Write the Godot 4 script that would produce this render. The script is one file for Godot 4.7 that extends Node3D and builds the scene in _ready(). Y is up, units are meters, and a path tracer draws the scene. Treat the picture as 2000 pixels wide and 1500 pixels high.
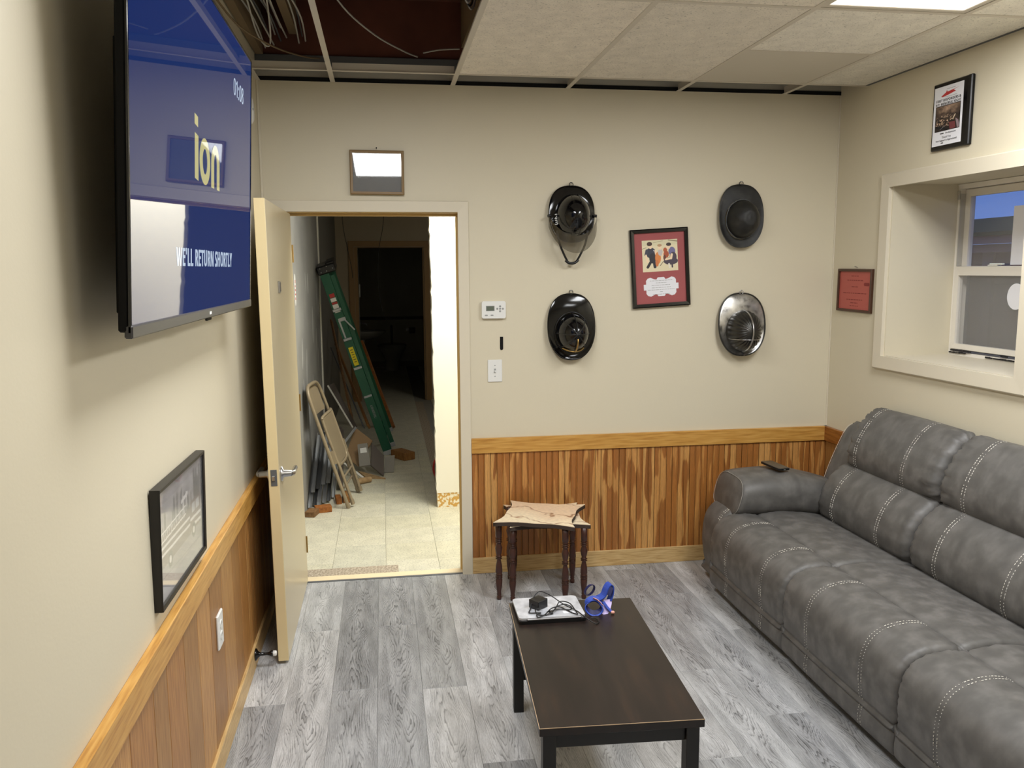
extends Node3D
# A small lounge seen towards its back wall: x to the right, y up, z towards the viewer, back wall at z = 0.

const XL = -0.378      # left wall
const XR = 2.777       # right wall at the back corner
const H = 2.638        # suspended ceiling
const TILE = 0.6096
const ZF = 6.1         # wall behind the viewer
const RSLOPE = 0.0184  # the right wall runs out of square by this much per metre

var rng = RandomNumberGenerator.new()
var M = {}
var used = {}


class MB:
	var st: SurfaceTool
	var g = 1
	func _init():
		st = SurfaceTool.new()
		st.begin(Mesh.PRIMITIVE_TRIANGLES)
	func flat():
		st.set_smooth_group(-1)
	func smooth():
		g += 1
		st.set_smooth_group(g)
	func tri(a, b, c, ua = Vector2.ZERO, ub = Vector2.ZERO, uc = Vector2.ZERO):
		# corners counter-clockwise seen from outside; Godot wants clockwise
		st.set_uv(ua); st.add_vertex(a)
		st.set_uv(uc); st.add_vertex(c)
		st.set_uv(ub); st.add_vertex(b)
	func quad(a, b, c, d, uv = Rect2(0, 0, 1, 1)):
		var p = uv.position
		var s = uv.size
		var q = [Vector2(p.x, p.y + s.y), p + s, Vector2(p.x + s.x, p.y), p]
		tri(a, b, c, q[0], q[1], q[2])
		tri(a, c, d, q[0], q[2], q[3])
	func facing(p, c: Vector3):   # a triangle or quad of a convex body round c, turned outwards
		var n = (p[1] - p[0]).cross(p[2] - p[0])
		if n.dot((p[0] + p[2]) * 0.5 - c) < 0:
			p.reverse()
		if p.size() == 3:
			tri(p[0], p[1], p[2])
		else:
			quad(p[0], p[1], p[2], p[3])
	func box(c: Vector3, s: Vector3, bev = 0.0, b = Basis()):
		flat()
		var h = s * 0.5
		var ax = [Vector3(1, 0, 0), Vector3(0, 1, 0), Vector3(0, 0, 1)]
		for k in 3:
			var n: Vector3 = ax[k]
			var u: Vector3 = ax[(k + 1) % 3]
			var v: Vector3 = ax[(k + 2) % 3]
			var H1 = h.dot(u)
			var H2 = h.dot(v)
			var h1 = H1 - bev
			var h2 = H2 - bev
			var hn = h.dot(n)
			for sg in [1, -1]:
				var o = n * hn * sg
				facing([c + b * (o - u * h1 - v * h2), c + b * (o + u * h1 - v * h2), c + b * (o + u * h1 + v * h2), c + b * (o - u * h1 + v * h2)], c)
			if bev > 0.0:
				var e = n * (hn - bev)
				for su in [1, -1]:
					for sv in [1, -1]:
						var p1 = u * H1 * su + v * h2 * sv
						var p2 = u * h1 * su + v * H2 * sv
						facing([c + b * (p1 - e), c + b * (p2 - e), c + b * (p2 + e), c + b * (p1 + e)], c)
		if bev > 0.0:
			var hb = h - Vector3.ONE * bev
			for sx in [1, -1]:
				for sy in [1, -1]:
					for sz in [1, -1]:
						var q = Vector3(sx, sy, sz)
						facing([c + b * (Vector3(h.x, hb.y, hb.z) * q), c + b * (Vector3(hb.x, h.y, hb.z) * q), c + b * (Vector3(hb.x, hb.y, h.z) * q)], c)
	func span(a: Vector3, b: Vector3, bev = 0.0):   # box between two corners
		box((a + b) * 0.5, (b - a).abs(), bev)
	func beam(a: Vector3, b: Vector3, w: float, h: float, up = Vector3.UP, bev = 0.0):
		var f = (b - a).normalized()
		var r = f.cross(up).normalized()
		var u = r.cross(f).normalized()
		box((a + b) * 0.5, Vector3(w, h, (b - a).length()), bev, Basis(r, u, -f))
	func tube(pts, r, n = 8, cap = true, closed = false):
		var rings = []
		var up = Vector3(0.13, 0.97, 0.21)
		var cnt = pts.size()
		for i in cnt:
			var a = pts[i - 1] if i > 0 else (pts[cnt - 1] if closed else pts[i])
			var b = pts[i + 1] if i < cnt - 1 else (pts[0] if closed else pts[i])
			var f = (b - a).normalized()
			if absf(f.dot(up)) > 0.98:
				up = Vector3(1, 0, 0)
			var x = up.cross(f).normalized()
			up = f.cross(x).normalized()
			var ring = []
			var rr = r if not r is Array else r[i]
			for k in n:
				var t = TAU * k / n
				ring.append(pts[i] + (x * cos(t) + up * sin(t)) * rr)
			rings.append(ring)
		smooth()
		var last = cnt if closed else cnt - 1
		for i in last:
			var p = rings[i]
			var q = rings[(i + 1) % cnt]
			for k in n:
				var k2 = (k + 1) % n
				quad(p[k], p[k2], q[k2], q[k])
		if cap and not closed:
			flat()
			for k in range(1, n - 1):
				tri(rings[0][0], rings[0][k + 1], rings[0][k])
				tri(rings[-1][0], rings[-1][k], rings[-1][k + 1])
	func lathe(prof, n = 24, tr = Transform3D(), a0 = 0.0, a1 = TAU):
		# prof: Vector2(radius, y) from the bottom up
		smooth()
		for i in prof.size() - 1:
			for k in n:
				var t = lerpf(a0, a1, float(k) / n)
				var t2 = lerpf(a0, a1, float(k + 1) / n)
				if is_equal_approx(a1 - a0, TAU) and k == n - 1:
					t2 = a0
				var p = prof[i]
				var q = prof[i + 1]
				var A = tr * Vector3(p.x * cos(t), p.y, p.x * sin(t))
				var B = tr * Vector3(p.x * cos(t2), p.y, p.x * sin(t2))
				var C = tr * Vector3(q.x * cos(t2), q.y, q.x * sin(t2))
				var D = tr * Vector3(q.x * cos(t), q.y, q.x * sin(t))
				if p.x < 1e-5:
					tri(A, D, C)
				elif q.x < 1e-5:
					tri(A, D, B)
				else:
					tri(A, D, C); tri(A, C, B)
	func prism(poly: PackedVector2Array, d: float, tr = Transform3D(), round_side = false):
		# polygon in x, y, thickness d along z from 0 to d
		if Geometry2D.is_polygon_clockwise(poly):
			poly = poly.duplicate()
			poly.reverse()
		# Godot's test assumes y down; make sure of our own sign
		var area = 0.0
		for i in poly.size():
			var j = (i + 1) % poly.size()
			area += poly[i].x * poly[j].y - poly[j].x * poly[i].y
		if area < 0:
			poly = poly.duplicate()
			poly.reverse()
		var idx = Geometry2D.triangulate_polygon(poly)
		flat()
		for t in range(0, idx.size(), 3):
			var a = poly[idx[t]]
			var b = poly[idx[t + 1]]
			var c = poly[idx[t + 2]]
			if (b - a).cross(c - a) < 0:
				var s = b; b = c; c = s
			tri(tr * Vector3(a.x, a.y, d), tr * Vector3(b.x, b.y, d), tr * Vector3(c.x, c.y, d), a, b, c)
			tri(tr * Vector3(a.x, a.y, 0), tr * Vector3(c.x, c.y, 0), tr * Vector3(b.x, b.y, 0), a, c, b)
		if round_side:
			smooth()
		for i in poly.size():
			var p = poly[i]
			var q = poly[(i + 1) % poly.size()]
			quad(tr * Vector3(p.x, p.y, 0), tr * Vector3(q.x, q.y, 0), tr * Vector3(q.x, q.y, d), tr * Vector3(p.x, p.y, d))
	func grid(rows, wrap_u = false, flip = false):
		# rows of points; wrap_u joins the ends of each row
		smooth()
		var nr = rows.size()
		var nc = rows[0].size()
		for i in nr - 1:
			for k in (nc if wrap_u else nc - 1):
				var k2 = (k + 1) % nc
				var a = rows[i][k]
				var b = rows[i][k2]
				var c = rows[i + 1][k2]
				var d = rows[i + 1][k]
				var r = Rect2(float(k) / nc, float(i) / nr, 1.0 / nc, 1.0 / nr)
				if flip:
					quad(a, d, c, b, r)
				else:
					quad(a, b, c, d, r)
	func fan(ring, flip = false):
		var c = Vector3.ZERO
		for p in ring:
			c += p
		c /= ring.size()
		for k in ring.size():
			var k2 = (k + 1) % ring.size()
			if flip:
				tri(c, ring[k2], ring[k])
			else:
				tri(c, ring[k], ring[k2])
	func mesh():
		st.generate_normals()
		return st.commit()


# ---------------------------------------------------------------- nodes
func numbered(n: String) -> String:
	if not used.has(n):
		used[n] = 0
		return n
	used[n] += 1
	return "%s_%03d" % [n, used[n]]

func thing(called, label, category, at = Vector3.ZERO, group = "", rot = Vector3.ZERO):
	var o = Node3D.new()
	o.name = numbered(called)
	add_child(o)
	o.position = at
	o.rotation = rot
	tag(o, label, category, group)
	return o

func tag(o, label, category, group = ""):
	o.set_meta("label", label)
	o.set_meta("category", category)
	if group != "":
		o.set_meta("group", group)
	return o

func setting(called):
	var o = Node3D.new()
	o.name = numbered(called)
	o.set_meta("kind", "structure")
	add_child(o)
	return o

func offset_of(n):
	var p = Vector3.ZERO
	while n != null and n != self:
		p += n.position
		n = n.get_parent()
	return p

func put(called, mb, mat, parent, local = false):
	# a mesh made in world coordinates (or in the parent's own, with local)
	var o = MeshInstance3D.new()
	o.name = called if parent != self else numbered(called)
	o.mesh = mb.mesh() if mb is MB else mb
	o.material_override = mat
	parent.add_child(o, true)
	if not local and parent != self:
		o.position = -offset_of(parent)
	return o

func struct(called, mb, mat):
	var o = put(called, mb, mat, self)
	o.set_meta("kind", "structure")
	return o

func text(called, string, size, mat, parent, tr: Transform3D, depth = 0.0006, bold = true, width = 0.0, serif = false):
	# size is the height of capitals; width, when given, squeezes the line to that length
	var t = TextMesh.new()
	var f = SystemFont.new()
	f.font_names = PackedStringArray(["Droid Serif" if serif else "Droid Sans"])
	f.font_weight = 700 if bold else 400
	t.font = f
	t.font_size = 64
	t.pixel_size = size / 46.0
	t.depth = depth
	t.text = string
	t.curve_step = 2.0
	var o = MeshInstance3D.new()
	o.name = called
	o.mesh = t
	o.material_override = mat
	parent.add_child(o, true)
	var sx = 1.0
	if width > 0.0:
		sx = width / t.get_aabb().size.x
	o.transform = tr * Transform3D(Basis().scaled(Vector3(sx, 1, 1)))
	return o


# ---------------------------------------------------------------- materials
func c8(r, g, b, a = 255):
	return Color8(r, g, b, a)

func mat(called, col, rough = 0.6, metal = 0.0, spec = 0.5):
	var m = StandardMaterial3D.new()
	m.resource_name = called
	m.albedo_color = col
	m.roughness = rough
	m.metallic = metal
	m.metallic_specular = spec
	M[called] = m
	return m

func noise_tex(freq, seed_, size = 512, ramp = null, oct = 4, type = FastNoiseLite.TYPE_SIMPLEX_SMOOTH):
	var n = FastNoiseLite.new()
	n.noise_type = type
	n.frequency = freq
	n.seed = seed_
	n.fractal_octaves = oct
	var t = NoiseTexture2D.new()
	t.width = size
	t.height = size
	t.seamless = true
	t.noise = n
	if ramp:
		var g = Gradient.new()
		var offs = PackedFloat32Array()
		var cols = PackedColorArray()
		for r in ramp:
			offs.append(r[0])
			cols.append(r[1])
		g.offsets = offs
		g.colors = cols
		t.color_ramp = g
	return t

func bump(m, tex, cm, scale, world = false):
	m.heightmap_enabled = true
	m.heightmap_texture = tex
	m.heightmap_scale = cm
	m.uv1_triplanar = true
	m.uv1_world_triplanar = world
	m.uv1_scale = scale
	return m

func tri_tex(m, tex, scale, world = false):
	m.albedo_texture = tex
	m.uv1_triplanar = true
	m.uv1_world_triplanar = world
	m.uv1_scale = scale
	return m

func paint(w, h, f: Callable):
	var data = PackedByteArray()
	data.resize(w * h * 3)
	var i = 0
	for y in h:
		for x in w:
			var c: Color = f.call(x, y)
			data[i] = clampi(int(c.r * 255.0), 0, 255)
			data[i + 1] = clampi(int(c.g * 255.0), 0, 255)
			data[i + 2] = clampi(int(c.b * 255.0), 0, 255)
			i += 3
	return ImageTexture.create_from_image(Image.create_from_data(w, h, false, Image.FORMAT_RGB8, data))

func fnl(freq, seed_, oct = 3):
	var n = FastNoiseLite.new()
	n.noise_type = FastNoiseLite.TYPE_SIMPLEX_SMOOTH
	n.frequency = freq
	n.seed = seed_
	n.fractal_octaves = oct
	return n

func floor_texture():
	# six planks of cerused grey pine side by side, each 1.22 m long
	var w = 1020
	var h = 1024
	var n1 = fnl(1.0, 3, 3)
	var n2 = fnl(1.0, 11, 2)
	var n3 = fnl(1.0, 21, 2)
	var base = [0.66, 0.74, 0.63, 0.70, 0.78, 0.66]
	var f = func(x, y):
		var c = x / 170
		var u = ((x % 170) / 170.0 - 0.5)
		var v = y / 1024.0
		var drift = n1.get_noise_2d(c * 37.0, v * 1.6) * 0.26
		var uu = u - drift
		var ph = c * 2.1
		var g = 11.0 * uu * uu / (0.35 + absf(uu)) + 0.42 * sin(v * (9.0 + c * 2.3) + ph) + n1.get_noise_2d(u * 6.0 + c * 17.0, v * 3.0) * 0.34 + v * 0.7
		var r = fposmod(g * 3.4, 1.0)
		var line = pow(r, 4.0) * (1.0 - smoothstep(0.9, 1.0, r))
		var amp = clampf(0.72 + n2.get_noise_2d(u * 5.0 + c * 9.0, v * 5.0) * 1.1, 0.0, 1.0) * (1.0 - smoothstep(0.22, 0.5, absf(u)) * 0.55)
		var streak = n3.get_noise_2d(x * 0.45, y * 0.012)
		var fine = n3.get_noise_2d(x * 0.9 + 300.0, y * 0.05)
		var cloud = n2.get_noise_2d(u * 2.4 + c * 31.0, v * 3.2)
		var val = base[c] + cloud * 0.10 + streak * 0.08 + fine * 0.06 - line * 0.40 * amp
		return Color(val * 0.985, val * 0.985, val * 0.985)
	return paint(w, h, f)

func hickory_texture(w, h, seed_, tone):
	# two-tone boards: pale sapwood with flames of dark heartwood that run with the boards
	var n1 = fnl(1.0, seed_, 2)
	var n2 = fnl(1.0, seed_ + 5, 3)
	var r2 = RandomNumberGenerator.new()
	r2.seed = seed_
	var off = []
	for k in 64:
		off.append(r2.randf_range(-0.34, 0.34))
	var light = Color8(198, 148, 86)
	var mid = Color8(176, 116, 56)
	var dark = Color8(120, 67, 26)
	var f = func(x, y):
		var u = float(x) / w * 30.0     # a board is one unit
		var v = float(y) / h
		var k = int(u)
		var s = n1.get_noise_2d(u * 1.15 + off[k] * 60.0, v * 1.1) + off[k] + tone
		var st = n2.get_noise_2d(x * 0.30, y * 0.006)
		var fi = n2.get_noise_2d(x * 0.75 + 91.0, y * 0.03)
		var a = smoothstep(-0.06, 0.06, s + st * 0.10)
		var c = light.lerp(dark, a * (0.72 + 0.35 * st))
		c = c.lerp(mid, clampf(0.32 + off[k] * 0.8, 0.0, 0.7))
		var q = 1.0 + st * 0.18 + fi * 0.10
		return Color(c.r * q, c.g * q, c.b * q)
	return paint(w, h, f)

func blob(im: Image, c: Vector2, r: Vector2, col: Color, ang = 0.0):
	# a filled ellipse in a picture
	var m = maxf(r.x, r.y)
	for y in range(maxi(0, int(c.y - m)), mini(im.get_height(), int(c.y + m) + 1)):
		for x in range(maxi(0, int(c.x - m)), mini(im.get_width(), int(c.x + m) + 1)):
			var d = (Vector2(x, y) - c).rotated(-ang)
			var q = (d / r).length_squared()
			if q < 1.0:
				var o = im.get_pixel(x, y)
				im.set_pixel(x, y, o.lerp(col, smoothstep(1.0, 0.8, q) * col.a))

func stroke(im: Image, a: Vector2, b: Vector2, r: float, col: Color):
	var n = int((b - a).length() / maxf(r * 0.5, 0.7)) + 1
	for i in n + 1:
		blob(im, a.lerp(b, float(i) / n), Vector2(r, r), col)

func crew_photo():
	# three people crouching on a pavement with a dog, bright and washed out
	var im = Image.create(256, 232, false, Image.FORMAT_RGB8)
	im.fill(Color8(226, 214, 178))
	im.fill_rect(Rect2i(0, 0, 256, 40), Color8(216, 208, 172))
	stroke(im, Vector2(190, 4), Vector2(255, 16), 3, Color8(120, 104, 74))
	stroke(im, Vector2(0, 60), Vector2(30, 52), 2, Color8(150, 140, 110))
	stroke(im, Vector2(80, 18), Vector2(150, 8), 2, Color8(170, 158, 126))
	var skin = Color8(240, 214, 180)
	# left figure
	blob(im, Vector2(62, 92), Vector2(38, 40), Color8(52, 54, 68))
	blob(im, Vector2(74, 132), Vector2(26, 40), Color8(38, 36, 44))
	stroke(im, Vector2(34, 74), Vector2(26, 104), 11, Color8(60, 62, 78))
	stroke(im, Vector2(26, 108), Vector2(36, 158), 7, skin)
	stroke(im, Vector2(96, 80), Vector2(104, 124), 9, skin)
	stroke(im, Vector2(58, 160), Vector2(36, 196), 10, Color8(36, 33, 38))
	stroke(im, Vector2(84, 166), Vector2(88, 196), 11, Color8(40, 38, 46))
	blob(im, Vector2(60, 46), Vector2(14, 17), skin)
	blob(im, Vector2(54, 26), Vector2(20, 16), Color8(66, 44, 32))
	blob(im, Vector2(84, 76), Vector2(4, 5), Color8(220, 222, 230))
	# orange coat and child
	blob(im, Vector2(112, 132), Vector2(22, 46), Color8(218, 132, 66))
	blob(im, Vector2(104, 170), Vector2(12, 26), Color8(206, 118, 62))
	blob(im, Vector2(130, 92), Vector2(18, 26), Color8(196, 190, 186))
	blob(im, Vector2(128, 56), Vector2(14, 18), skin)
	blob(im, Vector2(126, 40), Vector2(17, 10), Color8(186, 150, 110))
	stroke(im, Vector2(150, 96), Vector2(140, 152), 6, skin)
	# dog
	blob(im, Vector2(166, 76), Vector2(15, 18), Color8(178, 86, 48))
	blob(im, Vector2(172, 108), Vector2(20, 28), Color8(168, 78, 44))
	blob(im, Vector2(160, 132), Vector2(10, 22), Color8(96, 50, 40))
	# right figure
	blob(im, Vector2(214, 88), Vector2(26, 34), Color8(112, 108, 150))
	blob(im, Vector2(204, 160), Vector2(54, 28), Color8(72, 62, 74))
	blob(im, Vector2(222, 130), Vector2(26, 38), Color8(70, 60, 74))
	stroke(im, Vector2(212, 112), Vector2(206, 140), 9, skin)
	stroke(im, Vector2(206, 140), Vector2(168, 146), 7, skin)
	stroke(im, Vector2(190, 180), Vector2(194, 206), 6, Color8(230, 222, 206))
	stroke(im, Vector2(212, 180), Vector2(214, 204), 6, Color8(70, 60, 70))
	blob(im, Vector2(188, 54), Vector2(16, 20), skin)
	blob(im, Vector2(192, 36), Vector2(19, 13), Color8(58, 46, 38))
	stroke(im, Vector2(126, 190), Vector2(150, 160), 2, Color8(60, 40, 40))
	return ImageTexture.create_from_image(im)

func truck_photo():
	# a misty grey picture of a ladder truck before bare trees
	var n = fnl(0.02, 8, 4)
	var w = 300
	var h = 190
	var f = func(x, y):
		var v = 0.70 + n.get_noise_2d(x, y) * 0.10
		if y > 128:
			v = 0.62 + n.get_noise_2d(x * 0.4, y * 2.0) * 0.05
		return Color(v, v * 0.975, v * 0.99)
	var im: Image = (paint(w, h, f) as ImageTexture).get_image()
	for k in 26:
		var x = rng.randf_range(10, 300)
		var t = rng.randf_range(20, 62)
		if x < 90:
			t += 24
		stroke(im, Vector2(x, 84), Vector2(x + rng.randf_range(-4, 4), t), rng.randf_range(3, 7), Color(0.42, 0.41, 0.42, 0.5))
	im.fill_rect(Rect2i(14, 82, 196, 52), Color(0.50, 0.44, 0.43))
	im.fill_rect(Rect2i(210, 74, 76, 58), Color(0.52, 0.44, 0.43))
	var pale = Color(0.95, 0.94, 0.93)
	for k in 2:
		stroke(im, Vector2(10, 76 + k * 15), Vector2(176, 70 + k * 15), 1.6, pale)
	for k in 15:
		stroke(im, Vector2(12 + k * 11, 77), Vector2(14 + k * 11, 90), 1.0, pale)
	stroke(im, Vector2(16, 100), Vector2(204, 100), 2.2, pale)
	stroke(im, Vector2(16, 112), Vector2(204, 114), 2.6, pale)
	stroke(im, Vector2(150, 56), Vector2(190, 50), 4.0, pale)
	stroke(im, Vector2(160, 50), Vector2(162, 72), 3.0, pale)
	stroke(im, Vector2(184, 48), Vector2(186, 72), 3.0, pale)
	for r in [[222, 80, 22, 18], [252, 80, 26, 18]]:
		im.fill_rect(Rect2i(r[0], r[1], r[2], r[3]), Color(0.80, 0.80, 0.82))
	stroke(im, Vector2(210, 108), Vector2(288, 110), 3.0, pale)
	stroke(im, Vector2(226, 122), Vector2(288, 124), 3.0, pale)
	for wx in [70, 232]:
		blob(im, Vector2(wx, 132), Vector2(15, 15), Color(0.36, 0.35, 0.36))
		blob(im, Vector2(wx, 132), Vector2(7, 7), pale)
	stroke(im, Vector2(20, 150), Vector2(290, 160), 1.0, Color(0.5, 0.49, 0.5))
	return ImageTexture.create_from_image(im)

func rubble_photo():
	# sepia picture: pale dust in the sky, glinting debris, a red cloth at the bottom
	var im = Image.create(128, 150, false, Image.FORMAT_RGB8)
	var n = fnl(0.03, 4, 3)
	for y in 150:
		for x in 128:
			var t = clampf(y / 95.0 + n.get_noise_2d(x, y) * 0.5, 0.0, 1.0)
			var g = 1.0 - 0.5 * absf(x - 62) / 80.0
			im.set_pixel(x, y, Color(0.72 * g, 0.60 * g, 0.50 * g).lerp(Color(0.16, 0.12, 0.11), t))
	for k in 110:
		var p = Vector2(rng.randf_range(4, 100), rng.randf_range(62, 128))
		if p.x > 76 and p.y > 100:
			continue
		var v = rng.randf_range(0.3, 0.95)
		stroke(im, p, p + Vector2(rng.randf_range(-7, 7), rng.randf_range(-9, 2)), rng.randf_range(0.8, 2.2), Color(v, v * 0.86, v * 0.72))
	stroke(im, Vector2(70, 82), Vector2(92, 56), 3, Color(0.2, 0.16, 0.15))
	stroke(im, Vector2(92, 92), Vector2(104, 66), 3, Color(0.85, 0.78, 0.66))
	for k in 30:
		stroke(im, Vector2(74 + k, 108), Vector2(80 + k, 150), 1.2, Color8(116, 58, 60))
	for k in 14:
		stroke(im, Vector2(108 + k, 92 + k), Vector2(118 + k, 148), 1.4, Color8(150, 132, 136))
	stroke(im, Vector2(10, 126), Vector2(66, 146), 8, Color8(22, 22, 26))
	stroke(im, Vector2(26, 142), Vector2(52, 122), 1.4, Color8(120, 120, 126))
	return ImageTexture.create_from_image(im)

func dim_photo():
	# dark grey-blue picture under glass
	var n = fnl(0.02, 6, 5)
	var f = func(x, y):
		var v = 0.10 + n.get_noise_2d(x, y * 2.4) * 0.09
		if n.get_noise_2d(x * 6.0, y * 7.0) > 0.44 and y > 70:
			v += 0.10
		return Color(v * 0.97, v, v * 1.04)
	return paint(200, 150, f)

func stone_texture():
	# cream slab with rosy bands and brown veins
	var n = fnl(0.006, 14, 4)
	var n2 = fnl(0.03, 5, 3)
	var f = func(x, y):
		var d = y * 0.9 + x * 0.34 + n.get_noise_2d(x, y) * 60.0
		var band = 0.5 + 0.5 * sin(d * 0.021)
		var c = Color8(250, 236, 204).lerp(Color8(228, 192, 160), band * 0.6)
		var r = absf(fposmod(d, 96.0) - 48.0)
		var vein = smoothstep(7.0, 0.0, r) * clampf(0.75 + n2.get_noise_2d(x, y) * 0.9, 0.0, 1.0)
		c = c.lerp(Color8(140, 98, 70), vein * 0.8)
		var k = 1.0 + n2.get_noise_2d(x * 2.0, y * 2.0) * 0.06
		return Color(c.r * k, c.g * k, c.b * k)
	return paint(512, 512, f)

func fissure_texture():
	var n = fnl(0.055, 31, 2)
	var n2 = fnl(0.011, 12, 2)
	var f = func(x, y):
		var a = absf(n.get_noise_2d(x * 0.55, y))
		var b = smoothstep(0.10, 0.02, a) * smoothstep(-0.05, 0.30, n.get_noise_2d(x * 1.3 + 700.0, y * 1.7))
		var pin = smoothstep(0.40, 0.55, n.get_noise_2d(x * 3.1 + 90.0, y * 3.1))
		var v = 0.80 - 0.16 * b - 0.07 * pin + n2.get_noise_2d(x, y) * 0.03
		v *= 1.18
		return Color(v * 0.985, v * 0.965, v * 0.92)
	return paint(768, 768, f)

func speckle_texture():
	var n = fnl(0.09, 41, 3)
	var n2 = fnl(0.008, 42, 3)
	var f = func(x, y):
		var a = n.get_noise_2d(x, y)
		var v = 0.86 + n2.get_noise_2d(x, y) * 0.05
		v -= smoothstep(0.22, 0.5, a) * 0.14
		v += smoothstep(0.25, 0.5, -a) * 0.04
		return Color(v * 0.97, v * 0.96, v * 0.90)
	return paint(512, 512, f)

func patch_texture():
	# grey board with pale smears of joint compound
	var n = fnl(0.006, 51, 3)
	var r2 = RandomNumberGenerator.new()
	r2.seed = 77
	var im = Image.create(512, 512, false, Image.FORMAT_RGB8)
	for y in 512:
		for x in 512:
			var v = 0.56 + n.get_noise_2d(x, y) * 0.07
			im.set_pixel(x, y, Color(v, v * 0.995, v * 0.97))
	for k in 34:
		var c = Vector2(r2.randf_range(0, 512), r2.randf_range(40, 490))
		blob(im, c, Vector2(r2.randf_range(3, 9), r2.randf_range(12, 36)), Color(0.80, 0.80, 0.79, 0.6), r2.randf_range(-0.25, 0.25))
	return ImageTexture.create_from_image(im)


# ================================================================ the scene
func _ready():
	rng.seed = 20
	# ---- camera, sky, large lights, exposure
	var cam = Camera3D.new()
	cam.name = "camera"
	add_child(cam)
	cam.position = Vector3(0.2212, 1.6917, 4.5172)
	cam.basis = Basis(Vector3.UP, -0.1516) * Basis(Vector3.RIGHT, -0.1359) * Basis(Vector3.BACK, -0.0062)
	cam.keep_aspect = Camera3D.KEEP_HEIGHT
	cam.fov = rad_to_deg(2.0 * atan(750.0 / 1639.4))
	cam.near = 0.05
	cam.far = 100.0
	cam.current = true

	var env = Environment.new()
	var sky = Sky.new()
	var dusk = ProceduralSkyMaterial.new()
	dusk.sky_top_color = c8(50, 78, 144)
	dusk.sky_horizon_color = c8(78, 108, 168)
	dusk.ground_horizon_color = c8(60, 66, 82)
	dusk.ground_bottom_color = c8(40, 42, 48)
	dusk.sky_energy_multiplier = 1.3
	dusk.ground_energy_multiplier = 1.3
	sky.sky_material = dusk
	env.background_mode = Environment.BG_SKY
	env.sky = sky
	env.tonemap_mode = Environment.TONE_MAPPER_LINEAR
	env.tonemap_exposure = 0.92
	env.sdfgi_enabled = true
	env.ssao_enabled = true
	env.ssil_enabled = true
	var we = WorldEnvironment.new()
	we.name = "environment"
	we.environment = env
	add_child(we)

	var lit = c8(250, 252, 255)
	area("ceiling_lamp", Vector3(2.135, H - 0.012, 2.08), Vector2(0.54, 1.14), 4.7, lit)
	area("ceiling_lamp_001", Vector3(0.305, H - 0.012, 2.08), Vector2(0.54, 1.14), 4.7, lit)
	area("ceiling_lamp_002", Vector3(2.135, H - 0.012, 4.52), Vector2(0.54, 1.14), 2.2, lit)
	# the passage has a lamp of its own beyond the doorway, round the corner
	area("passage_lamp", Vector3(0.98, 2.66, -0.70), Vector2(0.6, 0.9), 6.9, c8(252, 252, 246))
	area("passage_lamp_far", Vector3(1.7, 2.66, -4.2), Vector2(0.5, 0.7), 0.6, c8(255, 250, 236))

	materials()
	room()
	openings()
	ceiling_grid()
	passage()
	outside()
	sofa()
	television()
	door_leaf()
	coffee_table()
	nest_tables()
	helmets()
	wall_things()
	junk()
	small_things()
	plenum_things()

func area(called, at, size, energy, col):
	var l = AreaLight3D.new()
	l.name = called
	l.area_size = size
	l.light_energy = energy
	l.light_color = col
	l.shadow_enabled = true
	l.area_range = 12.0
	l.area_attenuation = 2.0
	add_child(l)
	l.position = at
	l.rotation_degrees = Vector3(-90, 0, 0)


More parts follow.
